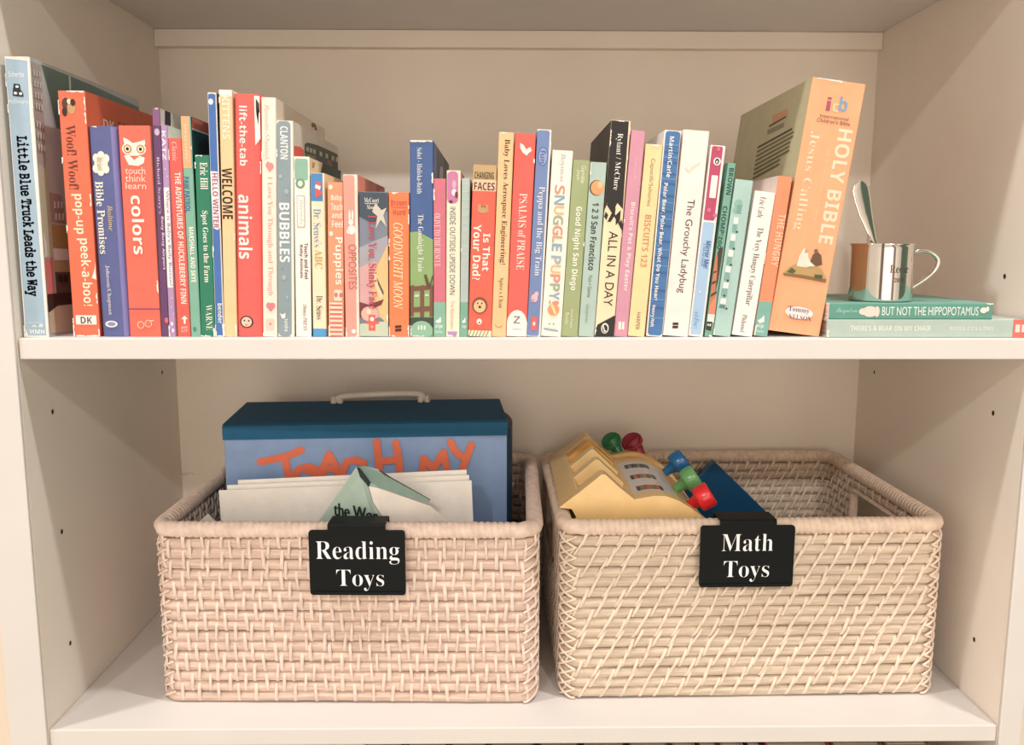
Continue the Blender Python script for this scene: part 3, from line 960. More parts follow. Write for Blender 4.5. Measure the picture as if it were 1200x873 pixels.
   ('T', 'Spiro x Chan', 'R', '#54392C', 0.2, 54.1, 26.6, 4.9),
   ('E', '#E58A4E', -0.3, 11.2, 3.8, 3.1),
   ('E', '#F8C08A', -0.3, 12.4, 3.8, 3.1)]),
 dict(key='psalms', w=18.7, h=183.2, lean=2.47, x=-1.2, y=12, D=180, kind='board_book', spine='#EE5648', left='#EE5648', right='#EE5648', page='#FBEAD4', t=1.6, label='tall red spine with a white butterfly and a white rounded foot',
  ops=[('P', '#FBEEE4', [(-4.5, 174.5),
   (-1.4, 172.8),
   (1.0, 169.0),
   (4.7, 171.2),
   (6.3, 168.1),
   (3.4, 165.9),
   (2.0, 163.6),
   (-1.8, 166.0),
   (-4.3, 169.9)]),
   ('T', 'PSALMS of PRAISE', 'R', '#FBE6DA', 0.6, 130.1, 61.3, 7.2),
   ('E', '#FCF1E4', -0.1, 10.9, 9.4, 13.7),
   ('P', '#FCF1E4', [(-9.2, 13.8),
   (9.3, 14.1),
   (9.3, 0.4),
   (-9.1, 0.1)]),
   ('H', 'Z', 'b', '#8A8A8C', -3.4, 2.8, 15.4, 6.9),
   ('B', '#B9B3AC', -4.0, 4.0, 6.3, 7.1, 0.0)]),
 dict(key='peppa', w=12.8, h=186.6, lean=2.72, x=11.9, y=12, D=180, kind='board_book', spine='#EDE7E2', left='#6F88BA', right='#F1E8DE', page='#F3E8DA', t=1.4, label='tall periwinkle blue spine with a white edge, right of the butterfly spine',
  ops=[('B', '#6F88BA', -6.4, 4.7, 0.6, 185.8, 2.3),
   ('E', '#4E5F9E', -0.3, 162.9, 4.7, 8.4),
   ('E', '#8FA3CF', -0.3, 162.9, 3.9, 7.6),
   ('T', 'fun', 'b', '#4E5F9E', -0.2, 168.3, 156.8, 4.7),
   ('T', 'Peppa and the Big Train', 'R', '#F0EEEE', -0.2, 136.2, 56.3, 7.0),
   ('E', '#F2B8BE', -1.2, 35.6, 3.1, 3.8),
   ('E', '#F2B8BE', 0.6, 39.5, 1.9, 2.3),
   ('E', '#E98A9A', -2.6, 33.3, 1.6, 1.5),
   ('B', '#E05A58', -3.3, 2.5, 5.9, 18.5, 1.2),
   ('E', '#F6D9D4', -0.3, 12.0, 1.2, 2.0)]),
 dict(key='snuggle', w=18.5, h=168.2, lean=3.21, x=30.8, y=12, D=165, kind='board_book', spine='#FCF1E2', left='#FCF1E2', right='#FCF1E2', page='#FBF4E8', t=1.4, label='white spine with many coloured capital letters and an orange ball',
  ops=[('T', 'Boynton', 'i', '#A09A9C', 0.1, 165.4, 140.7, 5.4),
   ('T', 'S', 'b', '#D9907E', -0.6, 137.5, 129.1, 9.3),
   ('T', 'N', 'b', '#8FA8BE', -0.4, 128.3, 119.8, 9.3),
   ('T', 'U', 'b', '#E0B878', -0.2, 119.0, 111.3, 9.3),
   ('T', 'G', 'b', '#9DB09A', -0.4, 110.5, 102.0, 9.3),
   ('T', 'G', 'b', '#D9907E', -0.2, 101.2, 92.7, 9.3),
   ('T', 'L', 'b', '#C7A97E', -0.0, 92.0, 85.8, 9.3),
   ('T', 'E', 'b', '#8FA8BE', 0.1, 85.0, 78.1, 9.3),
   ('T', 'P', 'b', '#9DAFC0', 0.0, 74.2, 66.5, 9.3),
   ('T', 'U', 'b', '#E0B878', 0.2, 65.7, 58.0, 9.3),
   ('T', 'P', 'b', '#D9907E', 0.3, 57.2, 49.5, 9.3),
   ('T', 'P', 'b', '#9DB09A', 0.5, 48.7, 41.7, 9.3),
   ('T', 'Y', 'b', '#8FA8BE', 0.6, 41.0, 34.0, 9.3),
   ('T', '!', 'b', '#D9907E', 0.6, 33.2, 29.4, 9.3),
   ('E', '#EE9A62', 0.6, 24.7, 5.4, 5.4),
   ('P', '#F6D8A8', [(-2.3, 28.6),
   (-0.0, 29.4),
   (3.6, 21.6),
   (2.1, 20.1)]),
   ('E', '#F6EADB', -0.0, 10.8, 4.6, 4.2),
   ('E', '#8A8078', -2.4, 11.6, 0.7, 0.8),
   ('E', '#8A8078', 1.5, 11.6, 0.7, 0.8),
   ('P', '#8FA8BE', [(-7.2, 7.7),
   (6.1, 6.2),
   (6.2, 4.6),
   (-7.1, 5.9)])]),
 dict(key='sandiego', w=15.3, h=159.9, lean=3.31, x=46.4, y=12, D=160, kind='board_book', spine='#A2AE7C', left='#A2AE7C', right='#A2AE7C', page='#F3E8DA', t=1.2, label='sage olive green spine with white lettering',
  ops=[('T', 'Gamble', 's', '#E4E6CC', 2.3, 155.1, 139.6, 3.9),
   ('T', 'Jasper', 's', '#E4E6CC', -2.2, 151.1, 141.0, 3.9),
   ('T', 'Good Night San Diego', 'b', '#F6F3E4', 0.0, 118.6, 42.7, 7.0),
   ('T', 'Good Night', 's', '#E4E6CC', 0.6, 25.7, 7.9, 3.1),
   ('T', 'Books', 's', '#E4E6CC', -3.3, 21.9, 11.1, 3.1)]),
 dict(key='sanfran', w=14.8, h=158.0, lean=3.28, x=61.7, y=12, D=160, kind='board_book', spine='#B2C8BE', left='#B2C8BE', right='#B2C8BE', page='#F3E8DA', t=1.2, label='pale grey green spine with an orange fruit on it, left of the tall black-topped spine',
  ops=[('E', '#4A4A48', -0.3, 135.3, 6.6, 7.0),
   ('E', '#F09C5C', 0.5, 135.4, 6.1, 6.5),
   ('E', '#F8C08A', 2.6, 137.8, 2.3, 3.1),
   ('T', '1 2 3 San Francisco', 'b', '#2F3838', 0.1, 122.0, 61.1, 6.1),
   ('T', 'Puck + Gamma', 's', '#5E7068', -0.1, 56.3, 36.2, 3.4),
   ('T', 'duopress', 'i', '#7E948C', -1.0, 30.0, 13.0, 3.8)]),
 dict(key='allinaday', w=17.5, h=194.5, lean=3.58, x=79.5, y=12, D=180, kind='board_book', spine='#FAE1B8', left='#2A2524', right='#F4EDE4', page='#F8F0E4', t=1.6, wear=8, label='tallest spine right of centre, black above and cream below',
  ops=[('P', '#241F1E', [(-8.7, 194.1),
   (6.9, 194.1),
   (7.4, 145.8),
   (7.9, 116.7),
   (2.5, 121.9),
   (-1.4, 113.2),
   (-6.6, 121.5),
   (-8.8, 114.4),
   (-8.7, 149.2)]),
   ('T', 'Rylant / McClure', 'R', '#F2EEE4', -0.4, 183.3, 133.3, 6.2),
   ('P', '#241F1E', [(-5.3, 104.6),
   (-2.1, 112.4),
   (1.3, 118.7),
   (1.1, 111.0),
   (-2.2, 104.7)]),
   ('P', '#241F1E', [(2.6, 101.9),
   (1.9, 111.1),
   (6.1, 115.9),
   (6.1, 106.7)]),
   ('P', '#241F1E', [(-8.7, 109.0),
   (-7.5, 113.7),
   (-5.0, 110.7),
   (-6.2, 106.1)]),
   ('P', '#241F1E', [(8.4, 97.6),
   (4.8, 103.5),
   (7.5, 107.5),
   (8.8, 102.2)]),
   ('P', '#241F1E', [(-7.3, 119.9),
   (-5.9, 121.5),
   (8.0, 102.2),
   (7.3, 100.6)]),
   ('T', 'ALL IN A DAY', 's', '#2A2420', 1.2, 96.3, 28.3, 8.1),
   ('P', '#2C2826', [(-8.8, 9.3),
   (8.8, 20.3),
   (8.8, 0.1),
   (-8.5, 0.1)]),
   ('E', '#EDE6D8', 0.2, 7.5, 3.5, 4.9),
   ('E', '#2C2826', 0.2, 7.1, 2.5, 3.8),
   ('P', '#EDE6D8', [(-1.3, 10.8),
   (-0.0, 6.3),
   (2.4, 4.3),
   (-0.3, 4.0),
   (-1.6, 7.7)])]),
 dict(key='easter', w=12.6, h=186.1, lean=3.86, x=92.4, y=12, D=175, kind='board_book', spine='#D593A8', left='#D593A8', right='#F3E4D8', page='#F3E8DA', t=1.4, label='mauve pink spine right of the tall black and cream spine',
  ops=[('T', 'Capucilli', 's', '#E6B4BE', 0.2, 162.9, 143.0, 3.6),
   ('T', "Biscuit's Pet & Play Easter", 'b', '#F8E0E0', 0.6, 122.7, 42.0, 5.1),
   ('P', '#FAE6DE', [(-3.1, 13.2),
   (-0.7, 14.1),
   (-0.0, 6.4),
   (-2.5, 6.3)]),
   ('P', '#FAE6DE', [(0.1, 13.3),
   (2.5, 14.2),
   (2.8, 6.5),
   (0.6, 6.4)])]),
 dict(key='biscuit', w=15.5, h=173.9, lean=4.15, x=108.4, y=12, D=165, kind='board_book', spine='#FAD89E', left='#FAD89E', right='#FAD89E', page='#F6EAD4', t=1.2, label='pale yellow spine left of the streaky blue spine',
  ops=[('T', 'Capucilli/Schories', 's', '#7A7650', -0.3, 161.5, 119.1, 4.7),
   ('T', "BISCUIT'S 123", 'b', '#D08C62', 0.5, 111.3, 64.1, 5.8),
   ('T', 'HARPER', 's', '#6E6650', 0.5, 22.4, 6.1, 3.6)]),
 dict(key='polar', w=15.2, h=186.1, lean=3.72, x=125.2, y=12, D=180, kind='board_book', spine='#F6EEE6', left='#E9E4DE', right='#F6EEE6', page='#FBF4EA', t=1.4, label='tall streaky denim blue spine with white lettering',
  ops=[('B', '#3F76B0', -6.5, 6.9, 1.0, 185.4, 2.9),
   ('B', '#2F5F98', -6.2, 6.6, 166.1, 167.7, 0.0),
   ('B', '#2F5F98', -6.2, 6.6, 156.9, 158.4, 0.0),
   ('B', '#2F5F98', -6.2, 6.6, 146.9, 148.4, 0.0),
   ('B', '#2F5F98', -6.2, 6.6, 138.4, 139.9, 0.0),
   ('B', '#2F5F98', -6.2, 6.6, 127.6, 129.1, 0.0),
   ('B', '#2F5F98', -6.2, 6.6, 113.7, 115.2, 0.0),
   ('B', '#2F5F98', -6.2, 6.6, 100.6, 102.1, 0.0),
   ('B', '#2F5F98', -6.2, 6.6, 86.7, 88.2, 0.0),
   ('B', '#2F5F98', -6.2, 6.6, 72.0, 73.6, 0.0),
   ('B', '#2F5F98', -6.2, 6.6, 58.1, 59.7, 0.0),
   ('B', '#2F5F98', -6.2, 6.6, 41.9, 43.5, 0.0),
   ('B', '#2F5F98', -6.2, 6.6, 25.7, 27.3, 0.0),
   ('B', '#5C8FC2', -6.2, 6.6, 172.6, 173.9, 0.0),
   ('B', '#5C8FC2', -6.2, 6.6, 161.8, 163.1, 0.0),
   ('B', '#5C8FC2', -6.2, 6.6, 142.5, 143.8, 0.0),
   ('B', '#5C8FC2', -6.2, 6.6, 121.7, 122.9, 0.0),
   ('B', '#5C8FC2', -6.2, 6.6, 107.0, 108.3, 0.0),
   ('B', '#5C8FC2', -6.2, 6.6, 79.3, 80.5, 0.0),
   ('B', '#5C8FC2', -6.2, 6.6, 64.6, 65.8, 0.0),
   ('B', '#5C8FC2', -6.2, 6.6, 33.8, 35.0, 0.0),
   ('B', '#5C8FC2', -6.2, 6.6, 16.8, 18.0, 0.0),
   ('T', 'Martin/Carle', 'b', '#F4F1EC', -0.5, 180.6, 144.6, 4.3),
   ('T', 'Polar Bear, Polar Bear, What Do You Hear?', 'b', '#F4F1EC', -2.4, 139.5, 33.4, 4.3),
   ('T', 'Henry Holt', 'b', '#F4F1EC', -3.6, 28.9, 8.8, 4.3)]),
 dict(key='ladybug', w=23.4, h=186.0, lean=4.2, x=149.0, y=12, D=180, kind='board_book', spine='#FBEAE2', left='#FBEAE2', right='#FBEAE2', page='#FBF4EA', t=1.6, wear=4, label='broad pinkish white spine with plain black lettering and a torn nick',
  ops=[('P', '#E8D4CA', [(-7.2, 153.3),
   (-3.2, 150.4),
   (-0.6, 154.4),
   (6.4, 158.6),
   (5.9, 156.3),
   (-0.3, 151.3),
   (-2.9, 147.4),
   (-7.0, 151.0)]),
   ('T', 'The Grouchy Ladybug', 's', '#33302E', 0.6, 125.0, 40.2, 8.5),
   ('P', '#3A2A28', [(-4.0, 12.3),
   (1.3, 12.7),
   (1.6, 10.4),
   (-3.7, 10.0)]),
   ('P', '#3A2A28', [(-3.9, 9.3),
   (1.5, 9.7),
   (1.5, 7.3),
   (-3.8, 6.9)])]),
 dict(key='mirror', w=13.5, h=173.3, lean=4.94, x=162.8, y=12, D=165, kind='board_book', spine='#FAF1EA', left='#FAF1EA', right='#FAF1EA', page='#FBF4EA', t=1.2, label='white edged spine, magenta above and light blue below',
  ops=[('B', '#BF4068', -5.6, 4.4, 106.5, 172.4, 1.6),
   ('B', '#A6C8E6', -5.6, 4.8, 1.8, 104.9, 1.6),
   ('E', '#F3E6E8', 0.5, 159.2, 3.4, 3.5),
   ('E', '#2A2430', 0.5, 159.2, 1.9, 2.5),
   ('E', '#F3E6E8', 0.4, 158.8, 0.8, 1.2),
   ('B', '#F8F0E6', -2.9, 2.9, 126.6, 146.8, 0.8),
   ('E', '#D9688A', -1.6, 115.7, 1.9, 2.0),
   ('E', '#D9688A', 4.3, 111.4, 1.9, 2.0),
   ('E', '#D9688A', 0.4, 170.1, 1.6, 1.8),
   ('T', 'Mirror Me!', 'b', '#3E5E9E', 1.6, 87.9, 63.2, 4.7),
   ('T', 'a mirror book', 's', '#5E7EB0', -1.8, 85.3, 64.6, 2.3),
   ('E', '#E6D0E0', -1.3, 41.3, 1.2, 1.2),
   ('T', 'abc', 'i', '#7E9EC6', -0.9, 22.7, 7.3, 4.7)]),
 dict(key='chomp', w=7.2, h=158.2, lean=5.8, x=171.6, y=12, D=155, kind='board_book', spine='#78AE9A', left='#78AE9A', right='#9CC4B4', page='#F3E8DA', t=1.2, label='grey green spine with dark green capitals and a striped tiger below',
  ops=[('T', 'BROWN', 'b', '#1E4A40', 0.2, 153.8, 130.0, 4.3),
   ('T', 'CHOMP!', 'b', '#1E4A40', -0.9, 119.6, 93.3, 4.3),
   ('T', 'zoo', 'b', '#1E4A40', -1.4, 92.3, 80.7, 3.7),
   ('P', '#4A3A2E', [(-3.6, 72.1),
   (-1.3, 80.8),
   (2.2, 83.3),
   (2.2, 70.1),
   (1.7, 50.6),
   (0.1, 38.9)]),
   ('P', '#C9754E', [(-3.6, 73.6),
   (-2.1, 76.9),
   (-0.1, 59.9),
   (0.6, 38.9),
   (2.6, 31.2),
   (-2.9, 27.2),
   (-3.6, 50.4)]),
   ('P', '#E8845E', [(-3.1, 28.7),
   (2.1, 38.9),
   (2.9, 21.0),
   (-2.9, 21.0)]),
   ('P', '#5A3A2C', [(-3.6, 59.7),
   (-0.7, 61.4),
   (-0.6, 59.8),
   (-3.6, 58.1)]),
   ('P', '#5A3A2C', [(-3.6, 50.4),
   (0.0, 52.1),
   (-0.3, 49.8),
   (-3.6, 48.1)]),
   ('P', '#5A3A2C', [(-3.4, 38.8),
   (1.8, 42.8),
   (1.9, 40.5),
   (-3.2, 36.5)]),
   ('P', '#F2E4DC', [(-3.4, 20.9),
   (2.9, 21.0),
   (3.0, 13.2),
   (-3.2, 13.2)]),
   ('P', '#3A3230', [(-3.6, 14.0),
   (1.5, 14.0),
   (1.6, 5.4),
   (-3.4, 6.2)]),
   ('E', '#F2E4DC', -1.9, 10.9, 0.7, 1.2),
   ('E', '#F2E4DC', 0.0, 10.9, 0.7, 1.2)]),
 dict(key='dashes', w=16.5, h=142.9, lean=6.25, x=188.5, y=12, D=150, kind='picture_book', spine='#AECFC8', left='#AECFC8', right='#C6DAD2', page='#E9E2D4', t=1.0, label='light teal spine with a column of white and green dashes',
  ops=[('E', '#8CBAAE', -2.3, 120.8, 3.9, 4.6),
   ('E', '#8CBAAE', -3.7, 115.2, 3.1, 3.1),
   ('T', 'one', 'b', '#6E9A90', -1.1, 120.1, 112.3, 4.7),
   ('P', '#F6F2EA', [(-4.5, 108.9),
   (-0.4, 108.9),
   (-0.4, 103.0),
   (-4.5, 103.0)]),
   ('P', '#7DB0A6', [(-4.8, 102.3),
   (-0.6, 102.3),
   (-0.4, 95.6),
   (-4.7, 95.6)]),
   ('P', '#F6F2EA', [(-5.0, 93.7),
   (-0.8, 93.7),
   (-0.7, 87.7),
   (-5.0, 87.8)]),
   ('P', '#7DB0A6', [(-5.1, 87.5),
   (-0.8, 87.4),
   (-0.6, 80.7),
   (-5.0, 80.8)]),
   ('P', '#F6F2EA', [(-5.2, 79.3),
   (-0.8, 79.2),
   (-0.7, 73.3),
   (-5.2, 73.4)]),
   ('P', '#7DB0A6', [(-5.5, 72.6),
   (-1.0, 72.6),
   (-0.8, 65.9),
   (-5.4, 65.9)]),
   ('P', '#F6F2EA', [(-5.5, 64.5),
   (-0.8, 64.4),
   (-0.8, 58.8),
   (-5.5, 58.9)]),
   ('P', '#7DB0A6', [(-5.6, 58.2),
   (-0.9, 58.1),
   (-0.7, 51.4),
   (-5.5, 51.5)]),
   ('P', '#F6F2EA', [(-5.6, 49.7),
   (-0.8, 49.5),
   (-0.8, 44.0),
   (-5.7, 44.1)]),
   ('P', '#7DB0A6', [(-6.0, 43.4),
   (-1.1, 43.3),
   (-0.9, 36.6),
   (-5.9, 36.7)]),
   ('P', '#F6F2EA', [(-6.0, 34.8),
   (-0.9, 34.7),
   (-1.0, 29.5),
   (-6.2, 29.7)]),
   ('P', '#5E8A80', [(-6.0, 28.6),
   (-0.8, 28.5),
   (-1.2, 25.6),
   (-6.5, 25.8)]),
   ('E', '#2F4A48', -0.2, 96.0, 1.0, 1.0),
   ('E', '#2F4A48', -0.7, 80.7, 1.0, 1.0),
   ('E', '#2F4A48', -1.3, 65.8, 1.0, 1.0),
   ('E', '#2F4A48', -2.0, 51.4, 1.0, 1.0),
   ('E', '#2F4A48', -3.2, 37.3, 1.0, 1.0),
   ('E', '#2F4A48', 0.4, 25.7, 1.0, 1.0)]),
 dict(key='caterpillar', w=19.0, h=132.3, lean=6.98, x=208.8, y=12, D=130, kind='board_book', spine='#FDF3EA', left='#FDF3EA', right='#FDF3EA', page='#FBF4EA', t=1.4, label='short white spine with black serif lettering',
  ops=[('T', 'Eric Carle', 'R', '#3A3634', -1.3, 127.3, 108.6, 5.6),
   ('T', 'The Very Hungry Caterpillar', 'R', '#2A2624', 0.2, 100.1, 28.6, 7.0),
   ('T', 'Philomel', 'R', '#4A4442', -0.5, 19.5, 3.2, 4.5)]),
 dict(key='napping', w=12.7, h=146.4, lean=6.47, x=223.0, y=12, D=150, kind='board_book', spine='#F28C5E', left='#F6DCD4', right='#F28C5E', page='#F3E8DA', t=1.2, label='orange spine with a teal foot, squeezed against the thick peach book',
  ops=[('B', '#7EB4A8', -6.4, 6.4, 0.1, 32.2, 0.0),
   ('T', 'THE HUNGRY', 'b', '#F8C6A4', 2.4, 112.7, 65.1, 6.8),
   ('P', '#F0F2EA', [(-5.0, 14.1),
   (-2.1, 16.5),
   (0.2, 19.7),
   (1.2, 13.5),
   (-3.0, 11.8)]),
   ('H', 'zip', 'b', '#DDEBE4', -5.1, 1.4, 9.4, 4.6),
   ('H', 'books', 's', '#DDEBE4', -4.3, 2.2, 4.7, 2.7)]),
 dict(key='bible', w=48.5, h=229.0, lean=7.53, x=272.2, y=14, D=235, kind='thick_book', spine='#FBAA78', left='#CBC29C', right='#FBAA78', page='#F3E8DA', t=1.4, label='very thick peach orange book leaning at the right end of the row',
  ops=[('T', 'HOLY BIBLE', 'b', '#FDDCC0', 13.8, 188.1, 85.2, 13.2),
   ('T', 'Jesus Calling', 'R', '#FCD9BE', -13.9, 182.4, 94.5, 10.1),
   ('T', 'with devotions from Jesus Calling', 's', '#FBCBA6', 0.9, 170.4, 104.8, 3.1),
   ('H', 'i', 'b', '#B0506A', -8.0, -4.0, 207.8, 12.2),
   ('H', 'c', 'b', '#D9D2A0', -2.0, 3.9, 205.5, 7.6),
   ('H', 'b', 'b', '#7FA0C0', 3.3, 11.0, 209.3, 12.9),
   ('H', 'International', 's', '#6A5A50', -11.8, 14.1, 197.0, 3.0),
   ('H', "Children's Bible", 's', '#6A5A50', -14.1, 16.3, 193.0, 3.4),
   ('P', '#BF9A60', [(-20.1, 53.8),
   (-15.6, 59.6),
   (-7.8, 64.9),
   (2.9, 67.3),
   (15.2, 61.4),
   (21.8, 52.6),
   (9.8, 52.4),
   (-2.4, 53.0),
   (-13.5, 52.8)]),
   ('P', '#8A6A3A', [(-20.1, 53.8),
   (-2.6, 54.5),
   (20.8, 53.3),
   (20.6, 50.2),
   (-2.1, 51.4),
   (-18.9, 51.6)]),
   ('P', '#E8E2D0', [(-8.8, 61.7),
   (-8.1, 71.1),
   (-5.4, 78.3),
   (-1.4, 77.8),
   (0.8, 70.3),
   (5.9, 64.5),
   (0.8, 61.7)]),
   ('E', '#C9A080', -2.3, 76.2, 1.6, 1.8),
   ('P', '#6E5238', [(2.9, 67.3),
   (4.1, 73.6),
   (7.3, 77.7),
   (12.0, 74.3),
   (14.4, 65.9),
   (9.2, 64.0)]),
   ('E', '#8A6248', 6.5, 77.7, 1.9, 1.8),
   ('P', '#55603C', [(-17.1, 54.9),
   (-13.2, 59.8),
   (-8.7, 57.1),
   (-10.7, 54.6)]),
   ('P', '#4E5A44', [(9.0, 56.2),
   (16.1, 56.8),
   (16.8, 53.4),
   (9.6, 53.2)]),
   ('P', '#F0E8D8', [(-2.5, 66.9),
   (3.9, 66.6),
   (7.6, 63.8),
   (0.7, 62.5)]),
   ('E', '#F6E9E2', 1.1, 19.6, 13.2, 5.6),
   ('H', 'Tommy', 'S', '#5A4A7A', -9.4, 10.6, 21.8, 5.7),
   ('H', 'NELSON', 'R', '#5A4A6A', -8.2, 13.4, 15.3, 4.6)],
  side=[('P', '#D99C72', [(108.9, 209.8), (61.0, 210.5), (54.5, 203.2), (101.1, 201.2)]),
   ('P', '#4A4226', [(112.6, 201.4), (59.7, 203.5), (58.7, 201.8), (111.3, 199.1)]),
   ('P', '#8F8B6A', [(115.9, 197.1), (61.6, 197.8), (61.5, 192.9), (112.7, 191.6)]),
   ('P', '#3E361E', [(142.2, 183.1), (34.2, 188.8), (33.2, 186.9), (140.9, 180.8)]),
   ('P', '#6E673F', [(142.0, 178.4), (27.3, 185.0), (26.3, 183.2), (140.6, 176.2)]),
   ('P', '#6E673F', [(141.7, 173.8), (27.5, 181.0), (26.5, 179.1), (140.3, 171.5)]),
   ('P', '#6E673F', [(141.4, 169.1), (32.3, 176.5), (31.3, 174.7), (140.0, 166.9)]),
   ('P', '#6E673F', [(141.1, 164.5), (32.5, 172.4), (31.5, 170.6), (139.7, 162.3)]),
   ('P', '#6E673F', [(140.8, 159.8), (30.4, 168.5), (29.4, 166.6), (139.5, 157.6)]),
   ('P', '#6E673F', [(140.5, 155.2), (54.7, 162.3), (53.6, 160.4), (139.2, 153.0)]),
   ('P', '#6E673F', [(140.2, 150.5), (54.9, 158.0), (53.9, 156.2), (138.9, 148.3)])]),
 dict(key='hippo', w=14.7, h=151.6, lean=-90.0, x=428.6, y=6, D=150, kind='board_book', spine='#5FA090', left='#7AB0A2', right='#7AB0A2', page='#F3E8DA', t=1.6, label='green book lying flat under the silver cup, upper of the two',
  ops=[('T', 'BUT NOT THE HIPPOPOTAMUS', 's', '#F0F4EE', 0.1, 102.5, 13.1, 7.9),
   ('T', 'Boynton', 'c', '#A8CDC2', 0.1, 145.3, 125.5, 6.3),
   ('E', '#F3DCD0', -0.3, 113.6, 5.0, 7.1),
   ('E', '#F3DCD0', -0.3, 120.0, 3.1, 4.0),
   ('E', '#F3DCD0', -0.3, 107.3, 5.0, 2.4),
   ('E', '#F0E9DC', 0.9, 8.7, 2.7, 3.2),
   ('E', '#F0E9DC', 2.1, 5.1, 2.4, 1.6)]),
 dict(key='bear', w=17.0, h=184.8, lean=-90.0, x=460.8, y=6, D=190, kind='picture_book', spine='#B6C9C0', left='#B6C9C0', right='#C4D2CA', page='#F6E0D2', t=1.6, label='pale grey green book lying flat on the shelf, lower of the two',
  ops=[('T', "THERE'S A BEAR ON MY CHAIR", 'b', '#E6EBE2', 0.2, 162.9, 88.2, 4.8),
   ('T', 'ROSS COLLINS', 'b', '#DCE4DA', 0.1, 70.7, 30.2, 3.7),
   ('P', '#E46A5C', [(8.5, 11.9),
   (8.5, 0.1),
   (-8.5, 0.1),
   (-8.5, 11.9)]),
   ('P', '#F6DCD0', [(3.8, 9.9),
   (3.8, 5.6),
   (-3.4, 5.6),
   (-3.4, 9.9)]),
   ('P', '#F6DCD0', [(3.8, 4.0),
   (3.8, 0.4),
   (-3.4, 0.4),
   (-3.4, 4.0)])]),
]


WHITE_WEAR = '#F7EEE4'


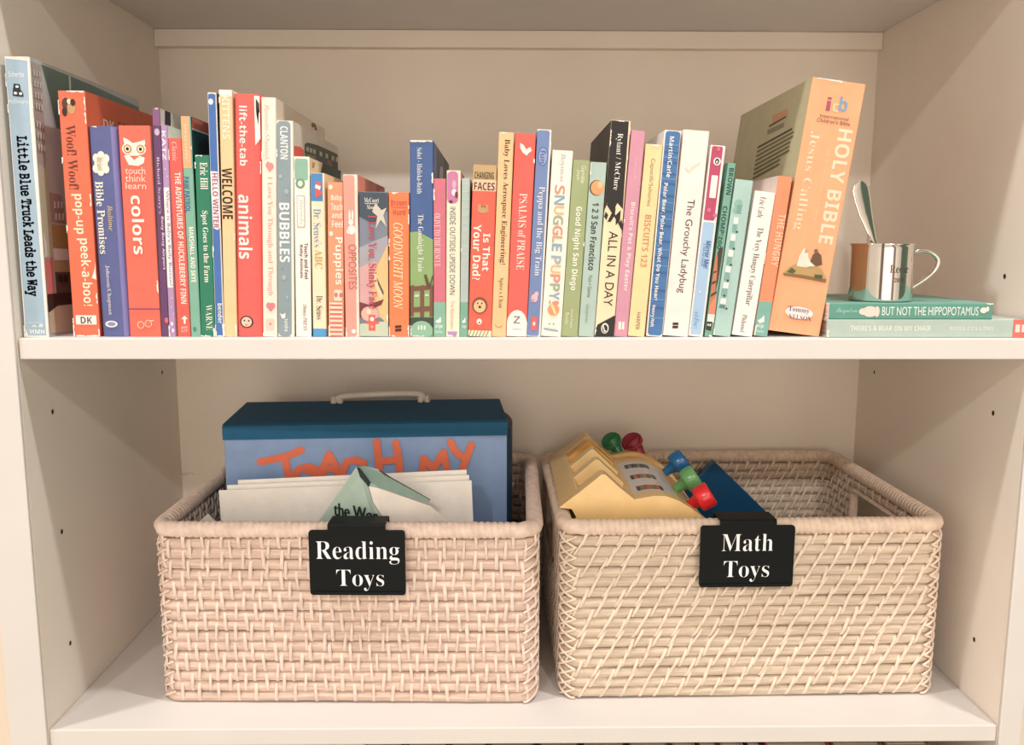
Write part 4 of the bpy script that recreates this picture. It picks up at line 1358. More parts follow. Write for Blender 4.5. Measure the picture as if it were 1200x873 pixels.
def make_book(d, group):
    w, h, D, t = d['w'] / 1e3, d['h'] / 1e3, d['D'] / 1e3, d['t'] / 1e3
    lean = math.radians(d['lean'])
    if d['lean'] < -80:
        loc = (d['x'] / 1e3, d['y'] / 1e3, d['z'] / 1e3 + w / 2)
    else:
        s = 1 if lean >= 0 else -1
        loc = (d['x'] / 1e3 - w / 2 * math.cos(lean), d['y'] / 1e3, s * w / 2 * math.sin(lean) + .0001)
        if s < 0:
            loc = (d['x'] / 1e3 - w / 2 * math.cos(lean), d['y'] / 1e3, -w / 2 * math.sin(lean) + .0001)
    root = thing(d['kind'], d['label'], 'book', loc, (0, lean, 0), group)
    r = min(d.get('rad', 1.0) / 1e3, w * .35)
    t = min(t, w * .3)
    sp, le, ri = mat(d['spine']), mat(d['left']), mat(d['right'])
    eg = mat(d.get('rim', WHITE_WEAR) if d['kind'] != 'picture_book' else d['spine'])
    hw = w / 2
    N = 4
    outer, om = [(-hw, D)], []
    for k in range(N + 1):
        a = math.pi / 2 * k / N
        outer.append((-hw + r - r * math.cos(a), r - r * math.sin(a)))
    for k in range(N + 1):
        a = math.pi / 2 * k / N
        outer.append((hw - r + r * math.sin(a), r - r * math.cos(a)))
    outer.append((hw, D))
    inner = [(-hw + t, D)] + [(max(-hw + t, min(hw - t, x)), max(t, y)) for x, y in outer[1:-1]] + [(hw - t, D)]
    mb = MB()
    n = len(outer)
    for i in range(n - 1):
        a, b_ = outer[i], outer[i + 1]
        m = le if i == 0 else ri if i == n - 2 else sp
        mb.add([(a[0], a[1], 0), (b_[0], b_[1], 0), (b_[0], b_[1], h), (a[0], a[1], h)], [(0, 1, 2, 3)], m, 0 < i < n - 2)
        a2, b2 = inner[i], inner[i + 1]
        mb.add([(a2[0], a2[1], 0), (b2[0], b2[1], 0), (b2[0], b2[1], h), (a2[0], a2[1], h)], [(3, 2, 1, 0)], eg)
        for z in (0, h):
            mb.add([(a[0], a[1], z), (b_[0], b_[1], z), (b2[0], b2[1], z), (a2[0], a2[1], z)], [(0, 1, 2, 3)], eg)
    for i in (0, n - 1):
        a, a2 = outer[i], inner[i]
        mb.add([(a[0], a[1], 0), (a2[0], a2[1], 0), (a2[0], a2[1], h), (a[0], a[1], h)], [(0, 1, 2, 3)], eg)

    def fl(x, z, lay):
        return (x, -.00006 * (lay + 1), z)

    def on(x, z, lay):
        e = max(0.0, abs(x) - (hw - r))
        y = r - math.sqrt(max(0.0, r * r - e * e)) if e else 0.0
        return (x, y - .00006 * (lay + 1), z)
    lay = 0
    for op in d['ops']:
        k = op[0]
        lay += 1
        if k == 'B':
            _, c, x0, x1, z0, z1, rad = op
            x0, x1, z0, z1 = x0 / 1e3, x1 / 1e3, z0 / 1e3, z1 / 1e3
            rad = min(rad / 1e3, (x1 - x0) * .48, (z1 - z0) * .48)
            pts = []
            for cx, cz, a0 in ((x1 - rad, z1 - rad, 0), (x0 + rad, z1 - rad, 90), (x0 + rad, z0 + rad, 180), (x1 - rad, z0 + rad, 270)):
                for j in range(5 if rad else 1):
                    a = math.radians(a0 + 22.5 * j)
                    pts.append((cx + rad * math.cos(a), cz + rad * math.sin(a)))
            if rad:
                mb.add([fl(x, z, lay) for x, z in pts], [list(range(len(pts)))], mat(c))
            else:
                xs = sorted({x0, x1} | {q for q in [s * (hw - r * f) for s in (-1, 1) for f in (1, .6, .3, .1)] if x0 < q < x1})
                for xa, xb in zip(xs, xs[1:]):
                    mb.add([on(xa, z0, lay), on(xb, z0, lay), on(xb, z1, lay), on(xa, z1, lay)], [(0, 1, 2, 3)], mat(c))
        elif k == 'P':
            mb.add([fl(x / 1e3, z / 1e3, lay) for x, z in op[2]], [list(range(len(op[2])))], mat(op[1]))
        elif k == 'E':
            _, c, x, z, rx, rz = op
            q = [((x + rx * math.cos(a * math.pi / 8)), (z + rz * math.sin(a * math.pi / 8))) for a in range(16)]
            q = [(max(-w * 500, min(w * 500, a)), max(.1, min(h * 1e3 - .1, b_))) for a, b_ in q]
            mb.add([fl(a / 1e3, b_ / 1e3, lay) for a, b_ in q], [list(range(16))], mat(c))
        elif k == 'T':
            _, s, st, c, x, za, zb, hh = op
            for dz, dx in ((0, 0), (.35, 0), (-.35, 0), (0, .3), (0, -.3)) if st == 'm' else ((0, 0),):
                put_text(mb, s, st, mat(c), lambda u, v: fl((x + dx + (v - .5) * hh) / 1e3, (za + dz + (zb - za) * u) / 1e3, lay))
        elif k == 'H':
            _, s, st, c, xa, xb, z, hh = op
            put_text(mb, s, st, mat(c), lambda u, v: fl((xa + (xb - xa) * u) / 1e3, (z + (v - .5) * hh) / 1e3, lay))
    # printing on the visible cover
    sx = -1 if d['lean'] > 5 else 1
    lay = 0
    for op in d.get('side', []):
        lay += 1
        X = sx * (hw + .00005 * lay)
        if op[0] == 'P':
            mb.add([(X, y / 1e3, z / 1e3) for y, z in op[2]], [list(range(len(op[2])))], mat(op[1]))
        else:
            _, s, st, c, ya, yb, z, hh = op
            put_text(mb, s, st, mat(c), lambda u, v: (X, (ya + (yb - ya) * u) / 1e3, (z + (v - .5) * hh) / 1e3))
    # scuffed corners and edges
    rnd = random.Random(d['label'])
    wm = mat(WHITE_WEAR, .8)
    for k in range(d.get('wear', 1)):
        lay = 40 + k
        if rnd.random() < .7:
            s = rnd.choice((-1, 1))
            L = rnd.uniform(.002, .012)
            z0 = rnd.choice((rnd.uniform(0, h - L), rnd.uniform(h * .82, h - L), 0.0002))
            z0 = max(.0002, min(h - L - .0002, z0))
            inn = [(s * (hw - rnd.uniform(.0003, .0016)), z0 + L * j / 5) for j in range(6)]
            pts = [(s * hw, z0)] + inn + [(s * hw, z0 + L)]
        else:
            L = rnd.uniform(.003, .5 * w)
            x0 = rnd.uniform(-hw, hw - L)
            top = rnd.random() < .6
            zb = h - .0001 if top else .0001
            sg = -1 if top else 1
            pts = [(x0, zb)] + [(x0 + L * j / 5, zb + sg * rnd.uniform(.0003, .0018)) for j in range(6)] + [(x0 + L, zb)]
        mb.add([fl(x, z, lay * .12 + 6) for x, z in pts], [list(range(len(pts)))], wm)
    mb.build('cover', root)
    pg = MB()
    iz = .0025 if d['kind'] == 'picture_book' else .0004
    pg.box((-hw + t + .00005, t + .00005, iz), (hw - t - .00005, D - .0012, h - iz), mat(d['page'], .8, 'pages'))
    pg.build('page_block', root)
    return root


for d in BOOKS:
    if d['lean'] < -80:
        d['z'] = .1 if d['label'].startswith('pale') else 17.25
        make_book(d, 'books lying under the cup')
    else:
        make_book(d, "children's books standing in a row")

# ------------------------------------------------------------------ books on the shelf below, only their tops show
low = [(-.16, .038, '#5A463A', 0), (-.118, .04, '#4A3A32', 0), (-.075, .036, '#5E4A3C', 0), (-.036, .045, '#54423A', 0), (.013, .04, '#5A4A3A', 0), (.056, .043, '#4E4034', 0),
       (.102, .04, '#6A5A44', 0), (.146, .022, '#B49A80', 1), (.171, .02, '#7A2A2A', 2), (.194, .022, '#C0A88E', 3), (.219, .016, '#2A3448', 4), (.238, .064, '#B83038', 5), (.305, .05, '#7E6A54', 6), (.358, .045, '#8A7460', 7)]
LL = ['dark brown book under the lower shelf, only its top edge showing', 'tan book top just left of the maroon one under the lower shelf', 'narrow maroon book top under the lower shelf', 'pale tan book top left of the navy one under the lower shelf',
      'narrow navy book top beside the bright red one under the lower shelf', 'bright red book top under the lower shelf', 'brown book top right of the bright red one under the lower shelf', 'light brown book top at the right end under the lower shelf']
for x, w, c, k in low:
    d = dict(w=w * 1e3, h=292.6, lean=0.0, x=(x + w) * 1e3, y=6, D=180, kind='picture_book', spine=c, left=c, right=c, page='#F3E4D2', t=2.0, wear=0, ops=[], label=LL[k])
    r = make_book(d, 'books under the lower shelf')
    r.location.z = -.6999

# ------------------------------------------------------------------ rattan baskets
def rrect(ax, ay, r, step, holes=None):
    """rounded rectangle around the origin: list of (x, y, nx, ny, s)"""
    pts = []
    segs = [((ax, -ay + r), (ax, ay - r), (1, 0)), ((ax - r, ay), (-ax + r, ay), (0, 1)), ((-ax, ay - r), (-ax, -ay + r), (-1, 0)), ((-ax + r, -ay), (ax - r, -ay), (0, -1))]
    cents = [(ax - r, ay - r, 0), (-ax + r, ay - r, 90), (-ax + r, -ay + r, 180), (ax - r, -ay + r, 270)]
    s = 0
    for (p, q, nn), (cx, cy, a0) in zip(segs, cents):
        L = math.dist(p, q)
        n = max(2, int(L / step))
        for i in range(n):
            u = i / n
            pts.append((p[0] + (q[0] - p[0]) * u, p[1] + (q[1] - p[1]) * u, nn[0], nn[1], s + L * u))
        s += L
        for i in range(6):
            a = math.radians(a0 + 15 * i)
            pts.append((cx + r * math.cos(a), cy + r * math.sin(a), math.cos(a), math.sin(a), s + r * math.radians(15 * i)))
        s += r * math.pi / 2
    return pts, s


def at_s(pts, total, s):
    s %= total
    i = max(0, bisect.bisect_right(pts, s, key=lambda q: q[4]) - 1)
    a = pts[i]
    b_ = pts[(i + 1) % len(pts)]
    sb = b_[4] if i + 1 < len(pts) else total
    u = (s - a[4]) / max(1e-9, sb - a[4])
    nx, ny = a[2] + (b_[2] - a[2]) * u, a[3] + (b_[3] - a[3]) * u
    l = math.hypot(nx, ny)
    return a[0] + (b_[0] - a[0]) * u, a[1] + (b_[1] - a[1]) * u, nx / l, ny / l


def make_basket(label, loc, rotz, ax, ay, slant, cols, seed, hole):
    rnd = random.Random(seed)
    root = thing('rattan_basket', label, 'basket', loc, (0, 0, rotz), 'rattan baskets on the lower shelf')
    coil_m, tie_m, rim_m = mat(cols[0], .7, 'rattan'), mat(cols[1], .65, 'cane'), mat(cols[2], .65, 'cane')
    p, n_c = .0109, 16
    RN, RZ = .0042, .0058
    pts, total = rrect(ax, ay, .016, .012)
    HY, HZ0, HZ1 = .062, .118, .160

    def in_hole(x, y, z):
        return hole and abs(x) > ax - .012 and abs(y - .005) < HY and HZ0 < z < HZ1
    mb = MB()
    NS = 8
    ph = [rnd.uniform(0, 6) for _ in range(40)]
    for k in range(n_c):
        z = .0060 + p * k
        runs, cur = [], []
        kk = rnd.uniform(.92, 1.06)
        for (x, y, nx, ny, s) in pts:
            if in_hole(x, y, z):
                if cur:
                    runs.append(cur)
                cur = []
                continue
            wob = 1 + .07 * math.sin(s * 61 + ph[k]) + .05 * math.sin(s * 173 + ph[k + 5])
            dz = .0005 * math.sin(s * 23 + ph[k + 9])
            cur.append([(x + nx * RN * kk * wob * math.cos(a * 2 * math.pi / NS), y + ny * RN * kk * wob * math.cos(a * 2 * math.pi / NS), z + dz + RZ * math.sin(a * 2 * math.pi / NS)) for a in range(NS)])
        if cur:
            runs.append(cur)
        if len(runs) == 1 and len(cur) == len(pts):
            mb.loft(cur, coil_m, loop=True)
        else:
            for rr in runs:
                if len(rr) > 1:
                    mb.loft(rr, coil_m)
            if runs and len(cur) and len(runs) > 1:
                mb.loft([runs[-1][-1], runs[0][0]], coil_m, closed_ends=False)
    # the binding strips of cane, inside and outside
    sp = .0195
    for j in range(n_c):
        zg = .0060 + p * (j + .5)
        nt_ = int(total / sp)
        off = (j % 2) * .5 + rnd.uniform(-.12, .12)
        if slant:
            off = j * .31 + rnd.uniform(-.1, .1)
        for q in range(nt_):
            s0 = (q + off) * total / nt_ + rnd.uniform(-.0022, .0022)
            sl = slant * rnd.uniform(.7, 1.25) + rnd.uniform(-.0012, .0012)
            wd = rnd.uniform(.0017, .0024)
            for io in (1, -1):
                rings = []
                bad = False
                for f, ou in ((-.9, -.0014), (-.62, .0002), (-.3, .0008), (0, .0005), (.3, .0008), (.62, .0002), (.9, -.0014)):
                    x, y, nx, ny = at_s(pts, total, s0 + sl * f * io)
                    z = zg + f * p
                    if in_hole(x, y, z):
                        bad = True
                    z = max(.0012, z)
                    tx, ty = -ny, nx
                    ro = io * (RN + ou + .0004)
                    ri = io * (RN + ou - .0009)
                    rings.append([(x + nx * ri - tx * wd, y + ny * ri - ty * wd, z), (x + nx * ro - tx * wd * .6, y + ny * ro - ty * wd * .6, z), (x + nx * ro + tx * wd * .6, y + ny * ro + ty * wd * .6, z), (x + nx * ri + tx * wd, y + ny * ri + ty * wd, z)])
                if not bad:
                    mb.loft(rings, tie_m)
    mb.build('woven_wall', root)
    # laced corners
    for c in range(4):
        mb = MB()
        a0 = math.radians(45 + 90 * c)
        cx, cy = (ax - .016) * (1 if math.cos(a0) > 0 else -1), (ay - .016) * (1 if math.sin(a0) > 0 else -1)
        for k in range(n_c):
            z = .0060 + p * k
            for dirn in ((1, -1) if slant else (1,)):
                path = []
                for i in range(7):
                    u = i / 6
                    a = a0 + dirn * (u - .5) * 1.1
                    R = .016 + RN + (.0010 if slant else .0002) + (.0012 if slant else .0006) * math.sin(u * math.pi)
                    path.append((cx + R * math.cos(a), cy + R * math.sin(a), max(.002, z - p * .55 + u * p * 1.1)))
                mb.tube(path, .0013, tie_m, 5)
        mb.build('corner_lacing', root)
    # rolled rim, wrapped in cane
    mb = MB()
    rp, rt_ = rrect(ax, ay, .018, .0012)
    zr = .0060 + p * n_c + .0035
    rings = []
    for (x, y, nx, ny, s) in rp:
        ring = []
        for a in range(12):
            t_ = a * 2 * math.pi / 12
            tri = ((s / .0064) + t_ / (2 * math.pi)) % 1.0
            rr = .0088 * (1 - .26 * (1 - math.sin(math.pi * tri) ** .4) + .02 * math.sin(s * 37 + 1))
            ring.append((x + nx * rr * math.cos(t_), y + ny * rr * math.cos(t_), zr + rr * math.sin(t_)))
        rings.append(ring)
    mb.loft(rings, rim_m, loop=True)
    mb.build('rim', root)
    mb = MB()
    q = [(x, y) for x, y, _, _, _ in rrect(ax - .004, ay - .004, .014, .05)[0]]
    mb.prism(q, 2, .002, .007, coil_m)
    mb.build('base', root)
    if hole:
        for sx in (-1, 1):
            mb = MB()
            zz0, zz1 = HZ0 - .001, HZ1 + .001
            path = []
            for cy, cz, a0 in ((HY - .006, zz1 - .008, 0), (-HY + .016, zz1 - .008, 90), (-HY + .016, zz0 + .008, 180), (HY - .006, zz0 + .008, 270)):
                for i in range(5):
                    a = math.radians(a0 + 22.5 * i)
                    path.append((sx * ax, cy + .008 * math.cos(a), cz + .008 * math.sin(a)))
            rings = []
            for i, (x, y, z) in enumerate(path):
                py, pz = path[i - 1][1:]
                qy, qz = path[(i + 1) % len(path)][1:]
                ty, tz = qy - py, qz - pz
                l = math.hypot(ty, tz)
                ny, nz = tz / l, -ty / l
                rings.append([(x + .006 * math.cos(a * math.pi / 3), y + ny * .003 * math.sin(a * math.pi / 3), z + nz * .003 * math.sin(a * math.pi / 3)) for a in range(6)])
            mb.loft(rings, rim_m, loop=True)
            mb.build('hand_hole_edging', root)
    return root


BL = make_basket('rattan basket on the left, pinkish weave, holding the blue case', (-.178, .197, Z_LOW + .0002), math.radians(-1.0), .190, .146, 0.0, ('#E4C9B8', '#F2DCCE', '#EFD6C6'), 3, False)
BR = make_basket('rattan basket on the right, greyer slanted weave, holding the yellow toy', (.231, .206, Z_LOW + .0002), math.radians(1.0), .193, .146, .0052, ('#DDCAB4', '#F3DFCC', '#EBD3BE'), 5, True)


# ------------------------------------------------------------------ label clips on the rims
def label_clip(label, x, y, z, h, rise, lines, rotz):
    root = thing('label_clip', label, 'label', (x, y, z), (0, 0, rotz), 'black clip-on basket labels')
    blk = mat('#101414', .5, 'plastic', spec=.15)
    w = .0475
    b = MB()
    r = .003
    q = []
    for cx, cz, a0 in ((w - r, h - r, 0), (-w + r, h - r, 90), (-w + r, r, 180), (w - r, r, 270)):
        for i in range(4):
            a = math.radians(a0 + 30 * i)
            q.append((cx + r * math.cos(a), cz + r * math.sin(a)))
    b.prism(q, 1, 0, .0028, blk)
    b.build('plate', root, bevel=.0006)
    b = MB()
    b.box((-w + .003, -.0016, .002), (w - .003, .0002, .0036), blk)
    b.build('bottom_lip', root, bevel=.0003)
    b = MB()
    # hook: up from the plate, over the rim, down inside
    hw_ = .0285
    prof = [(0, h - .006), (-.0004, h + rise - .0015), (.001, h + rise), (.0265, h + rise), (.0280, h + rise - .0015), (.0280, h - .02), (.0268, h - .02), (.0268, h + rise - .0012), (.002, h + rise - .0012), (.0016, h + rise - .003), (.002, h - .006)]
    b.prism(prof, 0, -hw_, hw_, blk)
    b.build('hook', root, bevel=.0003)
    wm = mat('#FBFBF8', .6, 'vinyl', alb=1.0)
    b = MB()
    for s, x0, x1, zc, hh in lines:
        put_text(b, s, 'R', wm, lambda u, v: (x0 + (x1 - x0) * u, -.0003, zc + (v - .5) * hh))
    o = b.build('lettering', root)
    o['label'] = 'white serif lettering'
    return root


label_clip('black label clip reading Reading Toys on the left basket', -.167, .0350, -.2605, .0665, .0068, [('Reading', -.0407, .0420, .0440, .0238), ('Toys', -.0209, .0263, .0155, .0218)], math.radians(-1))
label_clip('black label clip reading Math Toys on the right basket', .2225, .0442, -.2570, .0640, .0062, [('Math', -.0263, .0256, .0466, .0178), ('Toys', -.0233, .0229, .0165, .0219)], math.radians(1))

# ------------------------------------------------------------------ blue carrying case in the left basket
FLOOR = Z_LOW + .0075
cs = thing('carrying_case', 'blue cardboard case with a white handle and orange letters in the left basket', 'case', (-.1765, .178, FLOOR), (0, 0, math.radians(4.2)))
cw, cd, ch = .159, .128, .2600
blue, navy, deep = mat('#869FC6', .45, 'card'), mat('#24485F', .5, 'card'), mat('#123A55', .5, 'card')
b = MB()
b.box((-cw, 0, 0), (cw, cd, ch - .004), blue)
b.build('body', cs, bevel=.001)
b = MB()
lid = [(-.0012, ch - .0175), (-.0022, ch - .008), (-.0016, ch - .002), (.002, ch), (cd + .001, ch + .002), (cd + .001, ch + .0005), (.003, ch - .0015), (-.0002, ch - .004), (-.0003, ch - .0175)]
b.prism(lid, 0, -cw - .001, cw + .0005, mat('#2F6488', .6, 'card', spec=.08))
b.build('lid_flap', cs)
for sx in (-1, 1):
    b = MB()
    n_ = 10
    prof = [(sx * cw, .004)] + [(sx * (cw + (.011 if sx > 0 else .003) * math.sin(math.pi * i / n_) ** .6), .004 + (cd - .008) * i / n_) for i in range(1, n_)] + [(sx * cw, cd - .004)]
    b.prism(prof, 2, .002, ch - .012, deep, smooth=True)
    b.build('side_gusset', cs)
hm = mat('#F1E6DA', .35, 'plastic')
hd = None
b = MB()
ya = cd - .012
b.tube([(-.046, ya, ch + .0035), (-.044, ya, ch + .008), (-.03, ya, ch + .0105), (.02, ya, ch + .0125), (.048, ya, ch + .0125), (.060, ya, ch + .010), (.063, ya, ch + .004)], [.0032, .0036, .0042, .0042, .0042, .0036, .0032], hm, 10)
for x0 in (-.0465, .0625):
    for dx in (-.004, .004):
        b.tube([(x0 + dx, ya - .001, ch + .001), (x0 + dx, ya - .001, ch + .005), (x0 + dx, ya - .001, ch + .010)], [.0036, .0042, .003], hm, 8)
b.build('handle', cs, props={'label': 'white plastic handle'})
b = MB()
om = mat('#E4683C', .5, 'print')


def fp(px, py):                                   # drawing grid of the hand lettering -> case front
    return (-cw + (px - 85) / 978 * .318, -.0007, ch - .003 - (py - 175) * .000324)


strokes = [[(205, 300), (250, 291), (300, 280), (345, 260)], [(287, 285), (295, 325), (303, 372), (306, 420)], [(345, 325), (390, 345), (395, 330), (370, 320), (335, 328), (322, 350), (325, 390), (355, 410), (385, 400)],
           [(405, 375), (420, 325), (440, 277), (458, 310), (475, 365)], [(415, 330), (468, 328)], [(560, 310), (530, 298), (500, 305), (485, 340), (490, 385), (520, 400), (555, 392)],
           [(606, 235), (611, 300), (616, 395)], [(672, 240), (682, 300), (686, 395)], [(612, 305), (680, 300)],
           [(760, 395), (768, 298), (803, 335), (838, 276), (848, 330), (852, 390)], [(863, 240), (878, 272), (900, 292)], [(936, 252), (915, 310), (893, 370)]]
lift = 0.0
for st_ in strokes:
    P3 = [fp(*q) for q in st_]
    w_ = .0042
    for i in range(len(P3) - 1):
        a, c = Vector(P3[i]), Vector(P3[i + 1])
        d_ = (c - a).normalized()
        n_ = Vector((-d_.z, 0, d_.x)) * w_
        lift += .00002
        dn = Vector((0, -lift, 0))
        b.add([a + n_ + dn, c + n_ + dn, c - n_ + dn, a - n_ + dn], [(0, 1, 2, 3)], om)
    for i, q in enumerate(P3):
        lift += .00002
        b.add([(q[0] + w_ * math.cos(k * math.pi / 6), q[1] - lift, q[2] + w_ * math.sin(k * math.pi / 6)) for k in range(12)], [list(range(12))], om)
b.build('lettering', cs, props={'label': 'orange hand-drawn capital letters'})

# ------------------------------------------------------------------ papers in the left basket
def sheet(label, x0, x1, y, top, tilt, lean):
    b = MB()
    b.box((0, 0, 0), (x1 - x0, .0007, top - FLOOR), mat('#FAF3EA', .7, 'paper'))
    o = b.build('paper_sheet')
    o.location = (x0, y, FLOOR + (0.0003 if tilt <= 0 else 0))
    o.rotation_euler = (lean, math.radians(tilt), 0)
    return tag(o, label, 'paper', 'white sheets in the left basket')


sheet('front white sheet of the paper stack behind the green leaflet', -.322, -.049, .118, -.1785, -2.2, -.03)
sheet('middle white sheet of the paper stack, its left edge stepping up', -.314, -.051, .124, -.1745, -2.4, -.03)
sheet('rear white sheet of the paper stack against the blue case', -.303, -.053, .130, -.1705, -2.6, -.03)

# green leaflet: a creased card standing in front of the papers, its right side folded over to white
gm, wm2 = mat('#B4CBBE', .6, 'card'), mat('#F3EAE0', .65, 'paper')
lf = thing('folded_leaflet', 'pale green folded leaflet with white inside, behind the left label clip', 'leaflet', (-.17, .083, FLOOR))
b = MB()
ap = (-.174, .086, -.1425)
front = [(-.217, .090, -.2045), ap, (-.1685, .078, -.150), (-.160, .0745, -.162), (-.1565, .0735, -.176), (-.150, .074, -.188), (-.1395, .077, -.2045), (-.12, .08, -.36), (-.13, .08, FLOOR + .0002), (-.25, .094, FLOOR + .0002), (-.26, .096, -.30)]
n_ = len(front)
back_ = [(x, y + .0008, z) for x, y, z in front]
b.add(front + back_, [list(range(n_)), list(range(2 * n_ - 1, n_ - 1, -1))] + [(i, (i + 1) % n_, (i + 1) % n_ + n_, i + n_) for i in range(n_)], gm)
for e in (-.0004, 0, .0004):
    put_text(b, 'the Wor', 's', mat('#1E2422', .6), lambda u, v: (-.1985 + .047 * u + e, .0858 - .0125 * u, -.1945 + .0140 * v - .004 * u))
b.build('front_flap', lf, (-.17, .083, FLOOR))
b = MB()
fold = [(-.160, .0742, -.1600), (-.150, .0738, -.162), (-.128, .080, -.1715), (-.098, .086, -.185), (-.0775, .092, -.2045), (-.06, .094, -.30), (-.06, .094, FLOOR + .0002), (-.118, .080, FLOOR + .0002), (-.1190, .0792, -.30), (-.1385, .0762, -.2045), (-.149, .0732, -.188), (-.1558, .0728, -.176)]
n_ = len(fold)
back_ = [(x, y + .0008, z) for x, y, z in fold]
b.add(fold + back_, [list(range(n_)), list(range(2 * n_ - 1, n_ - 1, -1))] + [(i, (i + 1) % n_, (i + 1) % n_ + n_, i + n_) for i in range(n_)], wm2)
b.build('white_inside', lf, (-.17, .083, FLOOR))
b = MB()
top = [ap, (-.165, .0935, -.1440), (-.152, .0945, -.1480), (-.139, .0945, -.1570), (-.099, .0945, -.1805), (-.1005, .0915, -.1815), (-.128, .0815, -.1715), (-.150, .0752, -.1620), (-.160, .0752, -.1605), (-.1695, .0795, -.1495)]
n_ = len(top)
back_ = [(x, y + .0003, z - .0006) for x, y, z in top]
b.add(top + back_, [list(range(n_)), list(range(2 * n_ - 1, n_ - 1, -1))] + [(i, (i + 1) % n_, (i + 1) % n_ + n_, i + n_) for i in range(n_)], mat('#9DB9AD', .6, 'card'))
dk = mat('#1C2A2C', .6, 'card')
b.add([(-.1738, .0855, -.1420), (-.1690, .0805, -.1432), (-.1580, .0745, -.1560), (-.1600, .0738, -.1606), (-.1690, .0768, -.1510)], [(0, 1, 2, 3, 4)], dk)
b.add([(-.152, .0940, -.1473), (-.139, .0940, -.1563), (-.099, .0940, -.1798), (-.099, .0940, -.1815), (-.139, .0935, -.1595), (-.152, .0935, -.1490)], [tuple(range(6))], mat('#4A3A34', .6, 'card'))
b.build('top_fold', lf, (-.17, .083, FLOOR))

b = MB()
b.box((0, 0, -.208), (.030, .0012, 0), mat('#D3C8BA', .6, 'card'))
ink = mat('#2B2B2C', .6)
b.tube([(.016, -.0006, -.008), (.022, -.0006, -.006), (.024, -.0006, -.012), (.018, -.0006, -.022), (.014, -.0006, -.020)], .0012, ink, 6)
o = b.build('flash_card')
o.location = (-.3500, .0800, -.2100)
o.rotation_euler = (0, math.radians(-40), 0)
tag(o, 'small grey white card with black writing at the left end of the left basket', 'card')

# ------------------------------------------------------------------ yellow toy cash register in the right basket
ro = (.12, .19, FLOOR)
reg = thing('toy_cash_register', 'yellow plastic toy cash register with coloured levers in the right basket', 'toy', ro)
ym = mat('#F8D292', .3, 'plastic', spec=.5)


def hump(dz):
    return [(.114, -.1775 + dz * .4), (.122, -.1762 + dz), (.134, -.1740 + dz), (.147, -.1742 + dz), (.160, -.1790 + dz), (.171, -.1855 + dz), (.182, -.1935 + dz), (.192, -.2025 + dz)]


foot = [(.215, -.235), (.228, FLOOR), (.0545, FLOOR), (.0545, -.215), (.0535, -.1960), (.0490, -.1880)]
full = [(.0355, -.1865), (.058, -.1690), (.0795, -.1510), (.0835, -.1510), (.099, -.1655)] + hump(0) + foot
inner = [(.0355, -.1865), (.056, -.1705), (.060, -.1790), (.100, -.1960), (.108, -.1850)] + hump(-.0045) + foot
b = MB()
b.prism(full, 1, .0850, .1040, ym)
b.prism(full, 1, .2760, .2900, ym)
b.prism(inner, 1, .1035, .2765, ym)
back_wall = [(.0355, -.1865), (.058, -.1690), (.0795, -.1510), (.0835, -.1510), (.1135, -.1780), (.108, -.20), (.06, -.20)]
b.prism(back_wall, 1, .264, .2762, ym)
b.build('body', reg, ro, bevel=.0022, segs=3)
for y0, y1, c in ((.148, .163, '#F8D69A'), (.196, .211, '#F8D69A'), (.236, .249, '#EDB25E')):
    b = MB()
    b.prism([(.0535, -.1735), (.0795, -.1512), (.0835, -.1512), (.1120, -.1780), (.106, -.205), (.056, -.205)], 1, y0, y1, mat(c, .3, 'plastic', spec=.5))
    b.build('coin_divider', reg, ro, bevel=.0015)
b = MB()
hp = [(.1175, -.1762 - .0045), (.122, -.1762 - .0045), (.134, -.1740 - .0045), (.147, -.1742 - .0045), (.160, -.1790 - .0045), (.1675, -.1833 - .0045)]
prof = [(x, z + .0012) for x, z in hp] + [(x, z - .0005) for x, z in reversed(hp)]
b.prism(prof, 1, .112, .245, mat('#E6E1DC', .35, 'plastic'), smooth=False)
b.build('display_panel', reg, ro, props={'label': 'white curved panel'})


def on_hump(x):
    for (xa, za), (xb, zb) in zip(hp, hp[1:]):
        if xa <= x <= xb:
            return za + (zb - za) * (x - xa) / (xb - xa)
    return hp[-1][1]


for yc, cols in ((.222, ('#3F474C', '#8A8F90', '#2E3438')), (.175, ('#5E8A4C', '#C9705A', '#7A3A30')), (.130, ('#C0503E', '#6E8A54', '#A8392E'))):
    b = MB()
    xs = [.1235 + .0285 * i / 8 for i in range(9)]
    for i in range(8):
        xa, xb = xs[i], xs[i + 1]
        c = mat('#26282A', .3) if i in (0, 7) else mat(cols[i % 3], .3)
        for ya, yb, cc in ((yc - .0075, yc + .0045, c), (yc + .0045, yc + .0075, mat(cols[2], .3))):
            za, zb = on_hump(xa) + .0012, on_hump(xb) + .0012
            b.add([(xa, ya, za + .0006), (xb, ya, zb + .0006), (xb, yb, zb + .0006), (xa, yb, za + .0006), (xa, ya, za - .0006), (xb, ya, zb - .0006), (xb, yb, zb - .0006), (xa, yb, za - .0006)],
                  [(0, 1, 2, 3), (7, 6, 5, 4), (0, 4, 5, 1), (1, 5, 6, 2), (2, 6, 7, 3), (3, 7, 4, 0)], cc)
    b.build('picture_window', reg, ro)


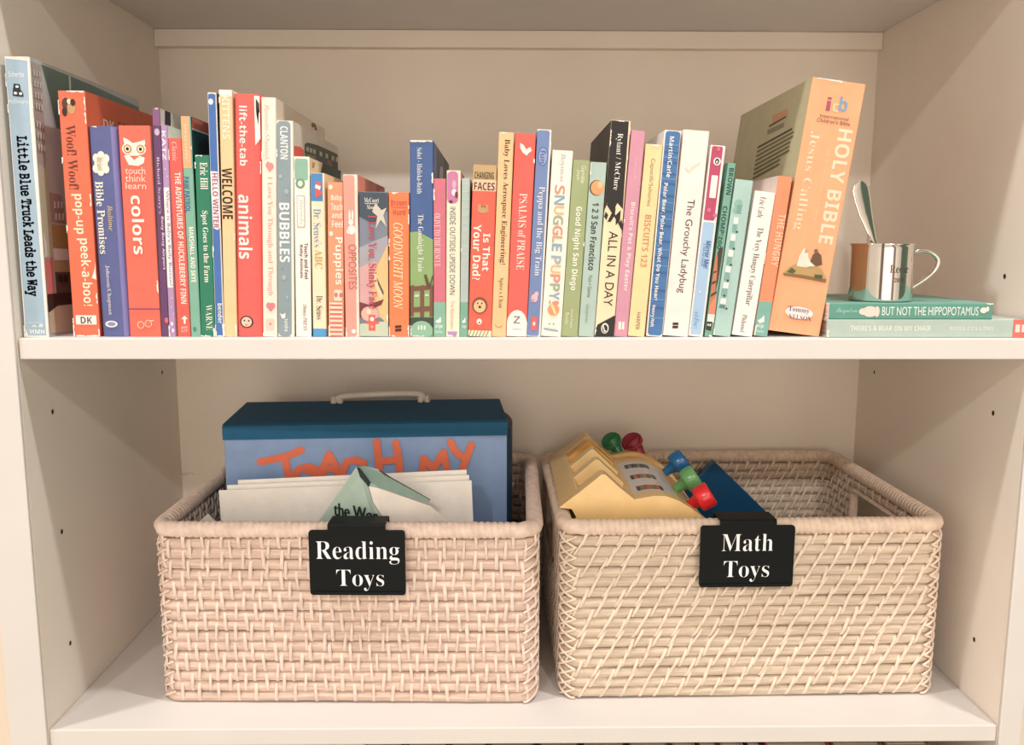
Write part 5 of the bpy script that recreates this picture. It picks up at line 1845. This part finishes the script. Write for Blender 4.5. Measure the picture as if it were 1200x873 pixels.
def lever(base, tip, axis, r, th, col, lab):
    """tapered stem from the register and a flat round paddle on its end"""
    b = MB()
    m = mat(col, .25, 'plastic', spec=.6)
    base, tip, ax_ = Vector(base), Vector(tip), Vector(axis).normalized()
    d_ = (tip - base)
    b.tube([base, base + d_ * .35, base + d_ * .7, tip], [r * .36, r * .42, r * .62, r * .85], m, 12)
    M = Matrix.Translation(tip) @ ax_.to_track_quat('Z', 'Y').to_matrix().to_4x4()
    prof = [(.0002, -th), (r * .82, -th), (r * .95, -th * .75), (r, -th * .3), (r, th * .5), (r * .94, th * .85), (r * .85, th), (r * .8, th * .8), (.0002, th * .75)]
    b.lathe(prof, m, 28, M)
    b.build('lever', reg, ro, props={'label': lab})


lever((.170, .215, -.184), (.1865, .212, -.1705), (.75, .05, .55), .0140, .0085, '#1F6AA0', 'blue lever')
lever((.173, .165, -.190), (.1890, .160, -.1765), (.78, .0, .52), .0140, .0085, '#6FAE6C', 'light green lever')
lever((.177, .120, -.196), (.1935, .112, -.1830), (.80, -.05, .50), .0140, .0088, '#EE2E36', 'bright red lever')
lever((.130, .286, -.183), (.1165, .296, -.1640), (-.40, -.55, .70), .0130, .0032, '#2E7F55', 'dark green lever')
lever((.160, .286, -.188), (.1430, .296, -.1650), (-.40, -.55, .70), .0140, .0032, '#9E2A42', 'dark red lever')

# dark blue box standing on its corner behind the register
b = MB()
b.box((0, 0, -.128), (.128, .014, 0), mat('#0E4A72', .4, 'card'))
o = b.build('game_box', bevel=.0015)
o.location = (.2515, .304, -.1925)
o.rotation_euler = (0, math.radians(44), 0)
tag(o, 'dark blue flat box standing on one corner behind the yellow toy', 'box')

# ------------------------------------------------------------------ silver cup and spoon on the lying books
SIL = mat('#EDE6DE', .07, 'metal', 1.0, alb=1.0)
CUPZ = .0320
cx, cy = .3385, .0415
cup = thing('cup', 'small engraved silver cup standing on the lying green book', 'cup', (cx, cy, CUPZ + .0002))
b = MB()
R = .0285
b.lathe([(.0003, 0), (R - .002, 0), (R - .0004, .0008), (R, .0022), (R, .0500), (R + .0008, .0522), (R + .0016, .0532), (R + .0014, .0541), (R + .0002, .0543), (R - .0010, .0532), (R - .0012, .0500), (R - .0012, .003), (.0003, .0022)], SIL, 64)
eng = mat('#6E625C', .5, 'metal', .6)
for s, st, a0, a1, z0, z1 in (('Reese', 'S', -9, 30, .0270, .0345), ('2020', 'S', 0, 21, .0185, .0225)):
    put_text(b, s, st, eng, lambda u, v: ((R + .00012) * math.sin(math.radians(a0 + (a1 - a0) * u)), -(R + .00012) * math.cos(math.radians(a0 + (a1 - a0) * u)), z0 + (z1 - z0) * v))
b.build('body', cup)
b = MB()
hp_ = [(R - .0005, 0, .0450), (R + .004, 0, .0468), (R + .012, 0, .0475), (R + .019, 0, .0450), (R + .0245, 0, .0400), (R + .0250, 0, .0345), (R + .0215, 0, .0275), (R + .014, 0, .0205), (R + .006, 0, .0150), (R - .0005, 0, .0110)]
b.tube(hp_, [.0018, .0019, .002, .002, .0022, .0022, .002, .0019, .0018, .0016], SIL, 10, flat=1.5)
b.build('handle', cup)

sp = MB()
path = [(.3530, .046, .0372), (.3475, .045, .052), (.3400, .0435, .067), (.3325, .042, .082), (.3290, .0415, .090), (.3245, .0408, .102), (.3195, .0400, .115), (.3155, .0393, .128), (.3130, .0388, .137), (.3122, .0386, .1415), (.3122, .0386, .1440)]
wd = [.009, .0105, .006, .0032, .0036, .0054, .0076, .0092, .0094, .0074, .0025]
rings = []
for i, p_ in enumerate(path):
    p_ = Vector(p_)
    t_ = (Vector(path[min(i + 1, len(path) - 1)]) - Vector(path[max(0, i - 1)])).normalized()
    u_ = Vector((1, .25, 0))
    u_ = (u_ - t_ * u_.dot(t_)).normalized()
    n_ = t_.cross(u_)
    rings.append([p_ + u_ * wd[i] * math.cos(k * math.pi / 8) + n_ * min(wd[i] * .8, .0022) * math.sin(k * math.pi / 8) * (1 if math.sin(k * math.pi / 8) > 0 else .5) for k in range(16)])
sp.loft(rings, SIL)
o = sp.build('spoon', origin=(.3530, .046, .0372))
tag(o, 'small silver spoon standing in the engraved cup', 'spoon')

# thin white strand poking out of the back left corner of the lower compartment
b = MB()
sy = BACK - .0016
b.tube([(-HW + .0012, sy - .012, -.2285), (-HW + .004, sy - .004, -.2283), (-HW + .008, sy - .0002, -.2284), (-HW + .014, sy, -.2287), (-HW + .0165, sy, -.2286)], .0012, mat('#F7F1EA', .5, 'plastic'), 8)
o = b.build('cord')
tag(o, 'short thin white strand at the back left corner above the left basket', 'cord')
